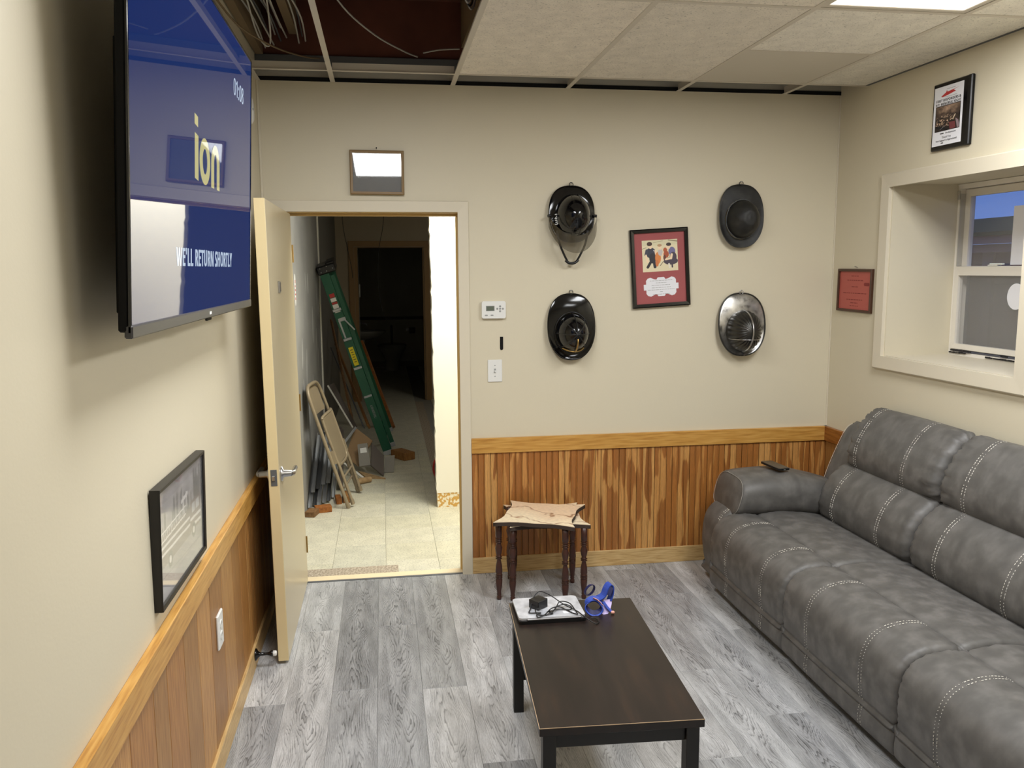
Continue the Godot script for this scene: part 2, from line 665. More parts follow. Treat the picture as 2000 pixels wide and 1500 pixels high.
func materials():
	var peel = noise_tex(0.05, 2, 256, null, 3)
	var grain = noise_tex(0.02, 7, 512, null, 5)
	bump(mat("wall_paint", c8(212, 203, 179), 0.48), peel, 0.012, Vector3(6, 6, 6), true)
	bump(mat("trim_paint", c8(216, 207, 186), 0.42), peel, 0.008, Vector3(6, 6, 6), true)
	mat("door_paint", c8(196, 182, 150), 0.30)
	mat("door_edge_paint", c8(216, 196, 150), 0.5)
	mat("threshold_wood", c8(226, 208, 172), 0.6)
	mat("jamb_paint", c8(196, 164, 102), 0.4)
	mat("white_paint", c8(226, 223, 214), 0.45)
	mat("vinyl", c8(226, 220, 208), 0.4)
	mat("white_plastic", c8(228, 228, 224), 0.4)
	mat("grey_plastic", c8(150, 152, 150), 0.5)
	mat("track_grey", c8(182, 178, 168), 0.5)
	mat("lcd", c8(96, 104, 92), 0.3)
	mat("black_plastic", c8(16, 16, 17), 0.35)
	mat("bezel_grey", c8(52, 52, 55), 0.3)
	mat("black_gloss", c8(9, 9, 11), 0.10)
	mat("black_void", c8(4, 4, 4), 0.95)
	mat("black_wood", c8(20, 18, 17), 0.42)
	mat("steel", c8(190, 190, 192), 0.28, 1.0)
	mat("brass", c8(168, 138, 82), 0.36, 0.9)
	mat("galvanised", c8(176, 179, 182), 0.45, 0.45)
	mat("dull_metal", c8(100, 102, 104), 0.55, 0.4)
	mat("matte_black", c8(13, 13, 14), 0.7, 0.0, 0.3)
	mat("paper", c8(232, 232, 236), 0.8)
	mat("ink", c8(26, 24, 26), 0.7)
	mat("stitch", c8(212, 208, 198), 0.7)
	mat("piping_thread", c8(150, 147, 140), 0.7)
	# wood: one ramp, stretched along x, y or z
	var pine = noise_tex(0.018, 9, 512, [[0.0, c8(150, 106, 56)], [0.35, c8(180, 134, 78)], [0.62, c8(194, 150, 92)], [1.0, c8(212, 172, 116)]], 5)
	var honey = noise_tex(0.018, 19, 512, [[0.0, c8(166, 114, 50)], [0.4, c8(192, 142, 68)], [0.7, c8(202, 154, 80)], [1.0, c8(212, 168, 98)]], 5)
	var dark_oak = noise_tex(0.018, 29, 512, [[0.0, c8(118, 66, 22)], [0.5, c8(146, 90, 36)], [1.0, c8(170, 112, 52)]], 5)
	tri_tex(mat("rail_x", Color.WHITE, 0.36), honey, Vector3(0.5, 7, 7), true)
	tri_tex(mat("rail_z", Color.WHITE, 0.36), honey, Vector3(7, 7, 0.5), true)
	tri_tex(mat("rail_dark", Color.WHITE, 0.36), dark_oak, Vector3(7, 7, 0.6), true)
	var pale = noise_tex(0.018, 49, 512, [[0.0, c8(164, 128, 76)], [0.4, c8(194, 160, 106)], [0.7, c8(206, 174, 120)], [1.0, c8(218, 190, 140)]], 5)
	tri_tex(mat("base_x", Color.WHITE, 0.42), pale, Vector3(0.7, 9, 9), true)
	tri_tex(mat("base_z", Color.WHITE, 0.42), pale, Vector3(9, 9, 0.7), true)
	for k in 5:
		var tint = [c8(232, 222, 206), c8(214, 204, 190), c8(246, 236, 222), c8(224, 206, 184), c8(206, 190, 168)][k]
		var m = tri_tex(mat("slat_%d" % k, tint, 0.40), pine, Vector3(11, 0.55, 11), true)
		m.uv1_offset = Vector3(0.17 * k, 0.31 * k, 0.23 * k)
	var scrap = noise_tex(0.02, 39, 512, [[0.0, c8(128, 100, 66)], [0.5, c8(164, 134, 94)], [1.0, c8(190, 164, 122)]], 4)
	tri_tex(mat("scrap_wood", Color.WHITE, 0.75), scrap, Vector3(2, 2, 2))
	tri_tex(mat("old_wood", c8(190, 170, 150), 0.8), scrap, Vector3(3, 3, 3))
	tri_tex(mat("stud_wood", c8(214, 180, 130), 0.7), scrap, Vector3(5, 1, 5))
	tri_tex(mat("rust_wood", c8(226, 170, 104), 0.75), scrap, Vector3(3, 3, 3))
	# floors
	var plank = floor_texture()
	for k in 6:
		var tint = [1.0, 0.93, 1.07, 0.90, 1.03, 0.97][k]
		var col = Color(0.975 * tint, 0.98 * tint, 0.985 * tint).clamp()
		var m = mat("plank_%d" % k, col, 0.36)
		m.albedo_texture = plank
		m.heightmap_enabled = true
		m.heightmap_texture = plank
		m.heightmap_scale = 0.03
	var speck = speckle_texture()
	for k in 3:
		var m = tri_tex(mat("vinyl_tile_%d" % k, [Color(0.98, 0.97, 0.93), Color(0.94, 0.935, 0.90), Color(0.96, 0.95, 0.90)][k], 0.42), speck, Vector3(1.6, 1.6, 1.6), true)
		m.uv1_offset = Vector3(0.3 * k, 0, 0.2 * k)
	mat("hall_floor_base", c8(150, 146, 136), 0.8)
	var mortar = noise_tex(0.05, 3, 256, [[0.0, c8(120, 108, 94)], [0.5, c8(172, 158, 138)], [1.0, c8(206, 196, 178)]], 4)
	tri_tex(mat("mortar", Color.WHITE, 0.9), mortar, Vector3(5, 5, 5), true)
	# panelling on the back wall
	var hick = hickory_texture(1400, 400, 23, 0.04)
	var hm = mat("hickory", Color.WHITE, 0.38)
	hm.albedo_texture = hick
	# ceiling
	var fis = fissure_texture()
	for k in 4:
		var m = tri_tex(mat("tile_%d" % k, [Color(1, 1, 1), Color(0.97, 0.96, 0.95), Color(1.0, 0.985, 0.97), Color(0.95, 0.95, 0.94)][k], 0.85), fis, Vector3(1.15, 1.15, 1.15), true)
		m.uv1_offset = Vector3(0.21 * k, 0.0, 0.37 * k)
		m.heightmap_enabled = true
		m.heightmap_texture = fis
		m.heightmap_scale = 0.25
	mat("smooth_tile", c8(205, 198, 184), 0.45)
	mat("tee_paint", c8(206, 198, 184), 0.5)
	mat("raw_board", c8(176, 172, 160), 0.8)
	tri_tex(mat("deck_brown", c8(150, 106, 96), 0.75), noise_tex(0.01, 61, 256, [[0.0, c8(158, 126, 106)], [1.0, c8(196, 160, 136)]], 4), Vector3(1, 1, 1), true)
	mat("joist_wood", c8(120, 100, 72), 0.8)
	mat("wire", c8(176, 172, 164), 0.5)
	mat("wire_dark", c8(40, 38, 36), 0.5)
	# upholstery
	var suede = noise_tex(0.007, 71, 512, [[0.0, c8(78, 76, 74)], [0.40, c8(88, 86, 83)], [0.60, c8(96, 94, 91)], [1.0, c8(112, 109, 106)]], 6)
	var l = tri_tex(mat("leather", Color.WHITE, 0.50), suede, Vector3(2.8, 2.8, 2.8), true)
	l.heightmap_enabled = true
	l.heightmap_texture = suede
	l.heightmap_scale = 0.05
	mat("dark_cloth", c8(20, 19, 19), 0.9)
	# passage
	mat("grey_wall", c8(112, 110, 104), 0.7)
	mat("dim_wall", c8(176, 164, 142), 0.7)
	mat("stub_paint", c8(240, 236, 222), 0.5)
	tri_tex(mat("flake", Color.WHITE, 0.8), noise_tex(0.03, 15, 256, [[0.0, c8(214, 168, 84)], [0.45, c8(206, 160, 84)], [0.55, c8(232, 222, 196)], [1.0, c8(240, 236, 222)]], 4), Vector3(4, 4, 4), true)
	mat("casing_brown", c8(156, 124, 82), 0.55)
	mat("bath_wall", c8(176, 174, 162), 0.7)
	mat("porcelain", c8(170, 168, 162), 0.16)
	mat("fibreglass", c8(14, 86, 60), 0.42)
	mat("chair_paint", c8(146, 132, 108), 0.42, 0.1)
	mat("yellow", c8(232, 214, 34), 0.6)
	mat("label_white", c8(226, 226, 222), 0.6)
	mat("label_red", c8(186, 52, 52), 0.6)
	mat("red_cable", c8(176, 40, 40), 0.5)
	mat("card_brown", c8(150, 122, 88), 0.8)
	mat("board_grey", c8(136, 132, 124), 0.8)
	mat("board_dark", c8(84, 76, 70), 0.7)
	# tables and what is on them
	var es = noise_tex(0.012, 81, 512, [[0.0, c8(24, 17, 14)], [0.6, c8(33, 24, 20)], [1.0, c8(46, 32, 24)]], 5)
	tri_tex(mat("espresso", Color.WHITE, 0.34), es, Vector3(2.6, 2.6, 0.35))
	mat("worn_edge", c8(176, 150, 118), 0.6)
	var st = mat("stone", Color.WHITE, 0.28)
	st.albedo_texture = stone_texture()
	st.uv1_scale = Vector3(1.25, 1.25, 1)
	st.uv1_offset = Vector3(0.5, 0.5, 0)
	mat("bark", c8(56, 44, 36), 0.75)
	mat("walnut", c8(62, 34, 26), 0.34)
	tri_tex(mat("laptop_lid", Color.WHITE, 0.34, 0.35), noise_tex(0.012, 91, 256, [[0.0, c8(186, 188, 194)], [1.0, c8(232, 234, 240)]], 4), Vector3(5, 5, 5))
	mat("harness_blue", c8(38, 66, 156), 0.55)
	mat("harness_navy", c8(12, 16, 70), 0.5)
	mat("harness_lilac", c8(196, 180, 226), 0.6)
	mat("harness_label", c8(236, 170, 150), 0.6)
	mat("phone_dark", c8(48, 45, 42), 0.25)
	# pictures
	mat("maroon_mat", c8(162, 86, 86), 0.8)
	mat("plaque_red", c8(178, 86, 76), 0.45)
	mat("plaque_ink", c8(130, 44, 42), 0.6)
	mat("frame_gold", c8(132, 104, 60), 0.42)
	mat("frame_brown", c8(70, 42, 26), 0.45)
	for p in [["crew", crew_photo()], ["truck", truck_photo()], ["rubble", rubble_photo()], ["dim", dim_photo()]]:
		mat("photo_" + p[0], Color.WHITE, 0.5).albedo_texture = p[1]
	var g = mat("glass", Color(1, 1, 1, 0.06), 0.03)
	g.transparency = BaseMaterial3D.TRANSPARENCY_ALPHA
	var sc = mat("insect_screen", Color(0.30, 0.30, 0.32, 0.62), 0.8)
	sc.transparency = BaseMaterial3D.TRANSPARENCY_ALPHA
	var sh = mat("smoke_shield", c8(74, 66, 48, 165), 0.28)
	sh.transparency = BaseMaterial3D.TRANSPARENCY_ALPHA
	# the television picture gives off light
	var tv = mat("screen_blue", c8(6, 8, 16), 0.02)
	tv.emission_enabled = true
	tv.emission = c8(34, 58, 122)
	tv.emission_energy_multiplier = 0.62
	var ye = mat("screen_yellow", c8(30, 30, 24), 0.02)
	ye.emission_enabled = true
	ye.emission = c8(206, 198, 140)
	ye.emission_energy_multiplier = 0.85
	var wh = mat("screen_white", c8(30, 30, 34), 0.02)
	wh.emission_enabled = true
	wh.emission = c8(196, 214, 236)
	wh.emission_energy_multiplier = 0.9
	var df = mat("diffuser", c8(250, 248, 244), 0.4)
	df.emission_enabled = true
	df.emission = c8(255, 250, 244)
	df.emission_energy_multiplier = 1.3


func plate(a: Vector3, b: Vector3, bev = 0.0):
	var m = MB.new()
	m.span(a, b, bev)
	return m

func room():
	# ---------------- floor: sub-floor and planks running away from the viewer
	var fl = setting("floor")
	put("subfloor", plate(Vector3(XL - 0.2, -0.12, -0.0), Vector3(XR + 0.55, -0.011, ZF + 0.2)), M.dark_cloth, fl)
	var ends = {-1: 1.311, 0: 0.644, 1: 1.24, 2: 0.637, 3: 1.28, 4: 0.616, 5: 1.05, 6: 0.32, 7: 0.86, 8: 1.938, 9: 1.305, 10: 0.48, 11: 0.95, 12: 0.2, 13: 0.7, 14: 1.1, 15: 0.3, 16: 0.8}
	var tone = {-1: 1, 0: 2, 1: 3, 2: 1, 3: 3, 4: 4}
	for k in range(-1, 17):
		var x0 = maxf(-0.203 + 0.181 * k, XL)
		var x1 = minf(-0.203 + 0.181 * (k + 1), XR + 0.12)
		if k == 16:
			x1 = XR + 0.12
		var z = ends[k] - 1.22 * 2.0
		var n = 0
		while z < ZF:
			var a = maxf(z, 0.0)
			var b = minf(z + 1.22, ZF)
			if b - a > 0.01:
				var mb = MB.new()
				plank(mb, x0, x1, a, b, rng.randi() % 6, (a - z) / 1.22, (b - z) / 1.22, rng.randf() < 0.5)
				var t = rng.randi() % 6
				if k == 0:
					t = [3, 3, 2, 2, 0][mini(n, 4)]
				elif k == 2:
					t = [0, 0, 3, 5, 0][mini(n, 4)]
				elif k == -1:
					t = [2, 2, 3, 1, 0][mini(n, 4)]
				elif k == 3:
					t = [3, 3, 4, 4, 0][mini(n, 4)]
				elif k == 1:
					t = [1, 1, 5, 5, 0][mini(n, 4)]
				put("plank", mb, M["plank_%d" % t], fl)
			n += 1
			z += 1.22
	# ---------------- back wall with the doorway
	var wb = setting("wall_back")
	var ox0 = -0.272
	var ox1 = 0.650
	var oy = 2.005
	var mb = MB.new()
	mb.span(Vector3(XL - 0.12, 0, -0.12), Vector3(ox0, 2.642, 0.0))
	mb.span(Vector3(ox1, 0, -0.12), Vector3(XR + 0.55, 2.642, 0.0))
	mb.span(Vector3(ox0, oy, -0.12), Vector3(ox1, 2.642, 0.0))
	put("plaster", mb, M.wall_paint, wb)
	var raw = plate(Vector3(XL - 0.12, 2.642, -0.12), Vector3(XR + 0.55, 2.712, -0.004))
	put("lower_track", plate(Vector3(XL, 2.6395, -0.01), Vector3(XR, 2.660, 0.0012)), M.black_void, wb)
	put("raw_board_above", raw, M.raw_board, wb)
	put("rim_joist", plate(Vector3(XL - 0.12, 2.712, -0.12), Vector3(XR + 0.55, 3.16, -0.006)), M.deck_brown, wb)
	put("metal_track", plate(Vector3(XL, 2.712, -0.02), Vector3(XR, 2.765, 0.012), 0.003), M.dull_metal, wb)
	# beadboard: slats with a bead between each pair
	var x = 0.684
	var w = 0.0349
	var n_s = 0
	while x < XR - 0.004:
		var x1 = minf(x + w, XR)
		var s = MB.new()
		bead_slat(s, x, x1, 0.086, 0.70, (x - 0.684) / (XR - 0.684), (x1 - 0.684) / (XR - 0.684), n_s % 3 == 2)
		put("slat", s, M.hickory, wb)
		x += w
		n_s += 1
	struct("trim_1", plate(Vector3(0.682, 0.6875, 0.0), Vector3(XR, 0.771, 0.021), 0.002), M.rail_x)
	struct("baseboard_back", plate(Vector3(0.682, 0, 0.0), Vector3(XR, 0.0919, 0.018), 0.002), M.base_x)
	# ---------------- left wall
	var wl = setting("wall_left")
	put("plaster", plate(Vector3(XL - 0.12, 0, 0), Vector3(XL, 3.16, ZF + 0.1)), M.wall_paint, wl)
	var z = 0.0
	var cuts = []
	while z < 1.02:
		cuts.append(z)
		z += 0.0349
	for c in [1.022, 1.18, 1.339, 1.55, 1.757, 1.94, 2.121, 2.31, 2.442, 2.64, 2.80, 2.97, 3.15, 3.33, 3.5, 3.7, 3.9, 4.1, 4.3]:
		cuts.append(c)
	cuts.append(ZF)
	for i in cuts.size() - 1:
		var s = MB.new()
		var g = 0.0016
		s.span(Vector3(XL - 0.001, 0.086, cuts[i] + g * 0.5), Vector3(XL + 0.0095, 0.70, cuts[i + 1] - g * 0.5), 0.0022)
		put("slat", s, M["slat_%d" % (rng.randi() % 5)], wl)
	struct("trim_2", plate(Vector3(XL, 0.6875, 0.0), Vector3(XL + 0.026, 0.771, ZF), 0.0025), M.rail_z)
	struct("baseboard_left", plate(Vector3(XL, 0, 0.0), Vector3(XL + 0.020, 0.0919, ZF), 0.002), M.base_z)
	var bead = plate(Vector3(XL, 0.772, 0.0), Vector3(XL + 0.012, H + 0.02, 0.012), 0.003)
	struct("trim_3", bead, M.trim_paint)
	# ---------------- right wall with the deep window, a little out of square
	var wr = setting("wall_right")
	wr.position = Vector3(XR, 0, 0)
	wr.rotation.y = atan(RSLOPE)
	var wz0 = 0.525
	var wz1 = 1.43
	var wy0 = 1.230
	var wy1 = 2.108
	mb = MB.new()
	mb.span(Vector3(0, 0, -0.12), Vector3(0.47, 3.16, wz0))
	mb.span(Vector3(0, 0, wz1), Vector3(0.47, 3.16, ZF + 0.1))
	mb.span(Vector3(0, 0, wz0), Vector3(0.47, wy0, wz1))
	mb.span(Vector3(0, wy1, wz0), Vector3(0.47, 3.16, wz1))
	put("plaster", mb, M.wall_paint, wr, true)
	z = 0.021
	while z < 1.1:
		var s = MB.new()
		s.span(Vector3(-0.0095, 0.086, z), Vector3(0.001, 0.70, z + 0.096), 0.002)
		put("slat", s, M["slat_%d" % (4 if z < 0.1 else rng.randi() % 5)], wr, true)
		z += 0.0975
	put("rail", plate(Vector3(-0.021, 0.6875, 0.0), Vector3(0.0, 0.771, 4.5), 0.002), M.rail_dark, wr, true)
	put("skirting", plate(Vector3(-0.018, 0, 0.0), Vector3(0.0, 0.0919, 4.5), 0.002), M.base_z, wr, true)
	put("corner_bead", plate(Vector3(-0.006, 0.772, -0.0), Vector3(0.0, H, 0.006), 0.001), M.trim_paint, wr, true)
	# ---------------- the wall behind the viewer
	var wf = MB.new()
	wf.span(Vector3(XL - 0.12, 0, ZF), Vector3(XR + 0.6, 3.16, ZF + 0.12))
	struct("wall_front", wf, M.wall_paint)

func plank(mb, x0, x1, z0, z1, col, v0, v1, flip):
	var g = 0.0003
	var b = 0.0008
	x0 += g; x1 -= g; z0 += g; z1 -= g
	var u0 = (col + 0.02) / 6.0
	var u1 = (col + 0.98) / 6.0
	if x1 - x0 < 0.17:
		u0 = u1 - (u1 - u0) * (x1 - x0) / 0.181
	if flip:
		var t = v0; v0 = 1.0 - v1; v1 = 1.0 - t
	mb.flat()
	var top = [Vector3(x0 + b, 0, z1 - b), Vector3(x1 - b, 0, z1 - b), Vector3(x1 - b, 0, z0 + b), Vector3(x0 + b, 0, z0 + b)]
	var low = [Vector3(x0, -0.01, z1), Vector3(x1, -0.01, z1), Vector3(x1, -0.01, z0), Vector3(x0, -0.01, z0)]
	var mid = []
	for p in low:
		mid.append(Vector3(p.x, -b, p.z))
	mb.quad(top[0], top[1], top[2], top[3], Rect2(u0, v0, u1 - u0, v1 - v0))
	for i in 4:
		var j = (i + 1) % 4
		mb.quad(mid[i], mid[j], top[j], top[i], Rect2(u0, v0, 0.01, 0.01))
		mb.quad(low[i], low[j], mid[j], mid[i], Rect2(u0, v0, 0.01, 0.01))

func bead_slat(mb, x0, x1, y0, y1, u0, u1, joint):
	# flat face with a rounded bead at its right edge; every third joint a plain groove
	var prof = []
	var d = 0.0095
	var b = 0.0065
	if joint:
		prof = [Vector2(x0, d - 0.002), Vector2(x0 + 0.0015, d), Vector2(x1 - 0.003, d), Vector2(x1 - 0.0012, d - 0.004), Vector2(x1, d - 0.004)]
	else:
		prof = [Vector2(x0, d - 0.002), Vector2(x0 + 0.0015, d), Vector2(x1 - b - 0.0015, d), Vector2(x1 - b, d - 0.0025), Vector2(x1 - b * 0.75, d + 0.0002), Vector2(x1 - b * 0.45, d + 0.0008), Vector2(x1 - b * 0.18, d), Vector2(x1, d - 0.0025)]
	mb.flat()
	for i in prof.size() - 1:
		var p = prof[i]
		var q = prof[i + 1]
		var a = lerpf(u0, u1, (p.x - x0) / (x1 - x0))
		var c = lerpf(u0, u1, (q.x - x0) / (x1 - x0))
		mb.quad(Vector3(p.x, y0, p.y), Vector3(q.x, y0, q.y), Vector3(q.x, y1, q.y), Vector3(p.x, y1, p.y), Rect2(a, 0, c - a, 1))
	mb.quad(Vector3(x1, y0, 0), Vector3(x0, y0, 0), Vector3(x0, y1, 0), Vector3(x1, y1, 0))
	mb.quad(Vector3(x0, y1, 0), Vector3(x0, y1, d), Vector3(x1, y1, d), Vector3(x1, y1, 0))
	mb.quad(Vector3(x0, y0, d), Vector3(x0, y0, 0), Vector3(x1, y0, 0), Vector3(x1, y0, d))
	mb.quad(Vector3(x0, y0, 0), Vector3(x0, y0, d), Vector3(x0, y1, d), Vector3(x0, y1, 0))
	mb.quad(Vector3(x1, y0, d), Vector3(x1, y0, 0), Vector3(x1, y1, 0), Vector3(x1, y1, d))


func mitred(mb, x0, y0, x1, y1, w, d, tr = Transform3D(), sides = 15, bev = 0.0):
	# a picture-frame moulding round the outline x0..x1, y0..y1 (outer), boards w wide and d deep
	var o = [Vector2(x0, y0), Vector2(x1, y0), Vector2(x1, y1), Vector2(x0, y1)]
	var n = [Vector2(x0 + w, y0 + w), Vector2(x1 - w, y0 + w), Vector2(x1 - w, y1 - w), Vector2(x0 + w, y1 - w)]
	mb.flat()
	for i in 4:
		if not (sides >> i) & 1:
			continue
		var j = (i + 1) % 4
		var P = func(v, z): return tr * Vector3(v.x, v.y, z)
		var ob = o[i].lerp(n[i], bev); var oc = o[j].lerp(n[j], bev)
		mb.quad(P.call(ob, d), P.call(oc, d), P.call(n[j], d * 0.9), P.call(n[i], d * 0.9))
		mb.quad(P.call(o[i], 0), P.call(o[j], 0), P.call(o[j], d * 0.8), P.call(o[i], d * 0.8))
		mb.quad(P.call(o[i], d * 0.8), P.call(o[j], d * 0.8), P.call(oc, d), P.call(ob, d))
		mb.quad(P.call(n[j], 0), P.call(n[i], 0), P.call(n[i], d * 0.9), P.call(n[j], d * 0.9))
		mb.quad(P.call(o[j], 0), P.call(o[i], 0), P.call(n[i], 0), P.call(n[j], 0))
		mb.quad(P.call(o[i], 0), P.call(o[i], d * 0.8), P.call(n[i], d * 0.9), P.call(n[i], 0))
		mb.quad(P.call(o[j], 0), P.call(n[j], 0), P.call(n[j], d * 0.9), P.call(o[j], d * 0.8))

func openings():
	# ---------------- doorway lining and casing
	var dt = setting("trim_4")
	var c = MB.new()
	mitred(c, -0.345, -0.2, 0.6825, 2.0495, 0.058, 0.018, Transform3D(), 14, 0.06)
	# cut off below the floor is hidden; the foot boards stand on it
	put("casing", c, M.trim_paint, dt)
	var j = MB.new()
	j.span(Vector3(0.632, 0, -0.125), Vector3(0.650, 1.987, 0.004))
	j.span(Vector3(-0.272, 1.987, -0.125), Vector3(0.650, 2.005, 0.004))
	j.span(Vector3(-0.290, 0, -0.125), Vector3(-0.272, 2.005, 0.004))
	put("jamb", j, M.jamb_paint, dt)
	var s = MB.new()
	s.span(Vector3(0.619, 0, -0.085), Vector3(0.632, 1.974, -0.05), 0.002)
	s.span(Vector3(-0.272, 1.974, -0.085), Vector3(0.632, 1.987, -0.05), 0.002)
	put("door_stop_strip", s, M.jamb_paint, dt)
	put("strike_plate", plate(Vector3(0.629, 0.84, -0.04), Vector3(0.634, 0.90, 0.005), 0.001), M.brass, dt)
	var th = setting("trim_5")
	put("threshold", plate(Vector3(-0.272, -0.02, -0.075), Vector3(0.632, 0.006, -0.012), 0.002), M.threshold_wood, th)
	put("edge_strip", plate(Vector3(-0.272, -0.02, -0.012), Vector3(0.632, 0.004, 0.004), 0.001), M.dull_metal, th)
	put("bare_strip", plate(Vector3(-0.272, -0.02, -0.20), Vector3(0.27, 0.0025, -0.075), 0.001), M.mortar, th)
	# ---------------- the window in the right wall
	var tr = Transform3D(Basis(Vector3.UP, atan(RSLOPE)), Vector3(XR, 0, 0))
	var toz = tr * Transform3D(Basis(Vector3(0, 0, 1), Vector3.UP, Vector3(-1, 0, 0)), Vector3.ZERO)   # x along the wall towards the viewer, z into the room
	var t1 = setting("trim_6")
	c = MB.new()
	mitred(c, 0.450, 1.166, 1.505, 2.160, 0.068, 0.022, toz, 15, 0.08)
	put("casing", c, M.trim_paint, t1)
	var rv = MB.new()
	rv.span(Vector3(0.004, 1.225, 0.520), Vector3(0.366, 1.236, 1.435))
	put("sill", rv, M.trim_paint, t1).transform = tr
	var w = setting("window_1")
	var a = 0.515   # near-left edge of the frame (z), then its right edge
	var b = 1.428
	var fr = MB.new()
	mitred(fr, a, 1.230, b, 2.106, 0.022, 0.085, toz * Transform3D(Basis(), Vector3(0, 0, -0.450)), 15, 0.0)
	put("window_frame", fr, M.vinyl, w)
	var track = MB.new()
	track.span(Vector3(0.372, 1.695, a + 0.021), Vector3(0.40, 2.06, a + 0.027))
	track.span(Vector3(0.364, 2.03, a + 0.004), Vector3(0.372, 2.075, a + 0.024), 0.002)
	put("jamb_track", track, M.track_grey, w).transform = tr
	var up = MB.new()
	mitred(up, a + 0.022, 1.652, b - 0.022, 2.083, 0.038, 0.028, toz * Transform3D(Basis(), Vector3(0, 0, -0.428)), 15, 0.1)
	put("upper_sash", up, M.vinyl, w)
	var lo = MB.new()
	mitred(lo, a + 0.018, 1.266, b - 0.022, 1.693, 0.029, 0.028, toz * Transform3D(Basis(), Vector3(0, 0, -0.396)), 15, 0.1)
	put("lower_sash", lo, M.vinyl, w)
	put("meeting_rail", plate(Vector3(0.3695, 1.646, a + 0.046), Vector3(0.394, 1.668, b - 0.05)), M.vinyl, w).transform = tr
	put("pane", plate(Vector3(0.412, 1.690, a + 0.058), Vector3(0.416, 2.046, b - 0.058)), M.glass, w).transform = tr
	put("pane", plate(Vector3(0.380, 1.294, a + 0.046), Vector3(0.384, 1.648, b - 0.050)), M.glass, w).transform = tr
	put("insect_screen", plate(Vector3(0.440, 1.25, a + 0.02), Vector3(0.4405, 1.685, b - 0.02)), M.insect_screen, w).transform = tr
	var lk = MB.new()
	lk.span(Vector3(0.368, 1.693, 0.765), Vector3(0.394, 1.699, 0.83), 0.002)
	lk.span(Vector3(0.366, 1.698, 0.78), Vector3(0.382, 1.706, 0.865), 0.002)
	put("sash_lock", lk, M.white_plastic, w).transform = tr
	# dried caulk along the sill, broken away in dark patches
	var gk = MB.new()
	for q in [[0.545, 0.70, 1.262], [0.535, 0.60, 1.250], [0.61, 0.66, 1.252], [0.90, 0.94, 1.262], [0.80, 1.03, 1.246]]:
		var zz = q[0]
		while zz < q[1]:
			var dz = rng.randf_range(0.008, 0.02)
			gk.span(Vector3(0.3625, q[2] - 0.004, zz), Vector3(0.3665, q[2] + rng.randf_range(0.001, 0.005), zz + dz))
			zz += dz * rng.randf_range(0.9, 1.5)
	put("caulk_patch", gk, M.ink, w).transform = tr
	var sp = plate(Vector3(0.3975, 1.698, 0.880), Vector3(0.3985, 1.974, 1.12))
	var so = put("paper_sheet", sp, M.paper, self)
	so.transform = tr
	tag(so, "blank white sheet of paper taped over the upper window pane", "paper")
	var ring = PackedVector2Array()
	for k in 28:
		ring.append(Vector2(cos(TAU * k / 28) * 0.056, sin(TAU * k / 28) * 0.062))
	var st = MB.new()
	st.prism(ring, 0.001, tr * Transform3D(Basis(Vector3(0, 0, 1), Vector3.UP, Vector3(-1, 0, 0)), Vector3(0.3775, 1.549, 0.956)))
	tag(put("oval_sticker", st, M.paper, self), "round white sticker on the lower window pane", "sticker")


func ceiling_grid():
	var ce = setting("ceiling")
	put("deck", plate(Vector3(XL - 0.12, 3.05, -0.12), Vector3(XR + 0.6, 3.16, ZF + 0.12)), M.deck_brown, ce)
	var xs = [XL, 0.0, TILE, TILE * 2, TILE * 3, TILE * 4, XR + 0.11]
	var zs = [0.251]
	while zs[-1] < ZF:
		zs.append(minf(zs[-1] + 1.2192, ZF))
	# tees: main runners along z, cross tees along x
	for i in range(1, 6):
		put("tee", tee(Vector3(xs[i], H, 0.002), Vector3(xs[i], H, ZF)), M.tee_paint, ce)
	for zc in zs.slice(0, zs.size() - 1):
		for i in 6:
			put("tee", tee(Vector3(xs[i] + 0.012, H, zc), Vector3(xs[i + 1] - 0.012, H, zc)), M.tee_paint, ce)
	put("tee", tee(Vector3(xs[4] + 0.012, H, 0.8606), Vector3(xs[5] - 0.012, H, 0.8606)), M.tee_paint, ce)
	put("wall_angle", plate(Vector3(XL, H, 0.0), Vector3(XL + 0.022, H + 0.0015, ZF)), M.tee_paint, ce)
	put("wall_angle", plate(Vector3(XL, H, 0.0), Vector3(XL + 0.0015, H + 0.022, ZF)), M.tee_paint, ce)
	var wr = MB.new()
	wr.span(Vector3(-0.016, H, 0.26), Vector3(0.0, H + 0.0015, ZF))
	put("wall_angle", wr, M.dull_metal, ce).transform = Transform3D(Basis(Vector3.UP, atan(RSLOPE)), Vector3(XR, 0, 0))
	for i in 6:
		for k in zs.size() - 1:
			var z0 = zs[k]
			var z1 = zs[k + 1]
			if i < 2 and k < 1:
				continue       # panels taken out: the deck shows above
			if i == 4 and k == 3:
				troffer(xs[i], xs[i + 1], z0, z1, "recessed fluorescent ceiling panel behind the viewer, on the window side")
				continue
			if k == 1 and (i == 4 or i == 1):
				troffer(xs[i], xs[i + 1], z0, z1, "recessed fluorescent ceiling panel over the sofa, at the picture's top right" if i == 4 else "recessed fluorescent ceiling panel over the doorway end of the room, before the television")
				continue
			if i == 4 and k == 0:
				tile(ce, xs[i], xs[i + 1], z0, 0.8606, M.smooth_tile)
				z0 = 0.8606
			tile(ce, xs[i], xs[i + 1], z0, z1, M["tile_%d" % ((i * 3 + k) % 4)])

func tee(a: Vector3, b: Vector3):
	var m = MB.new()
	m.beam(a + Vector3(0, 0.0008, 0), b + Vector3(0, 0.0008, 0), 0.024, 0.0016)
	m.beam(a + Vector3(0, 0.02, 0), b + Vector3(0, 0.02, 0), 0.002, 0.036)
	return m

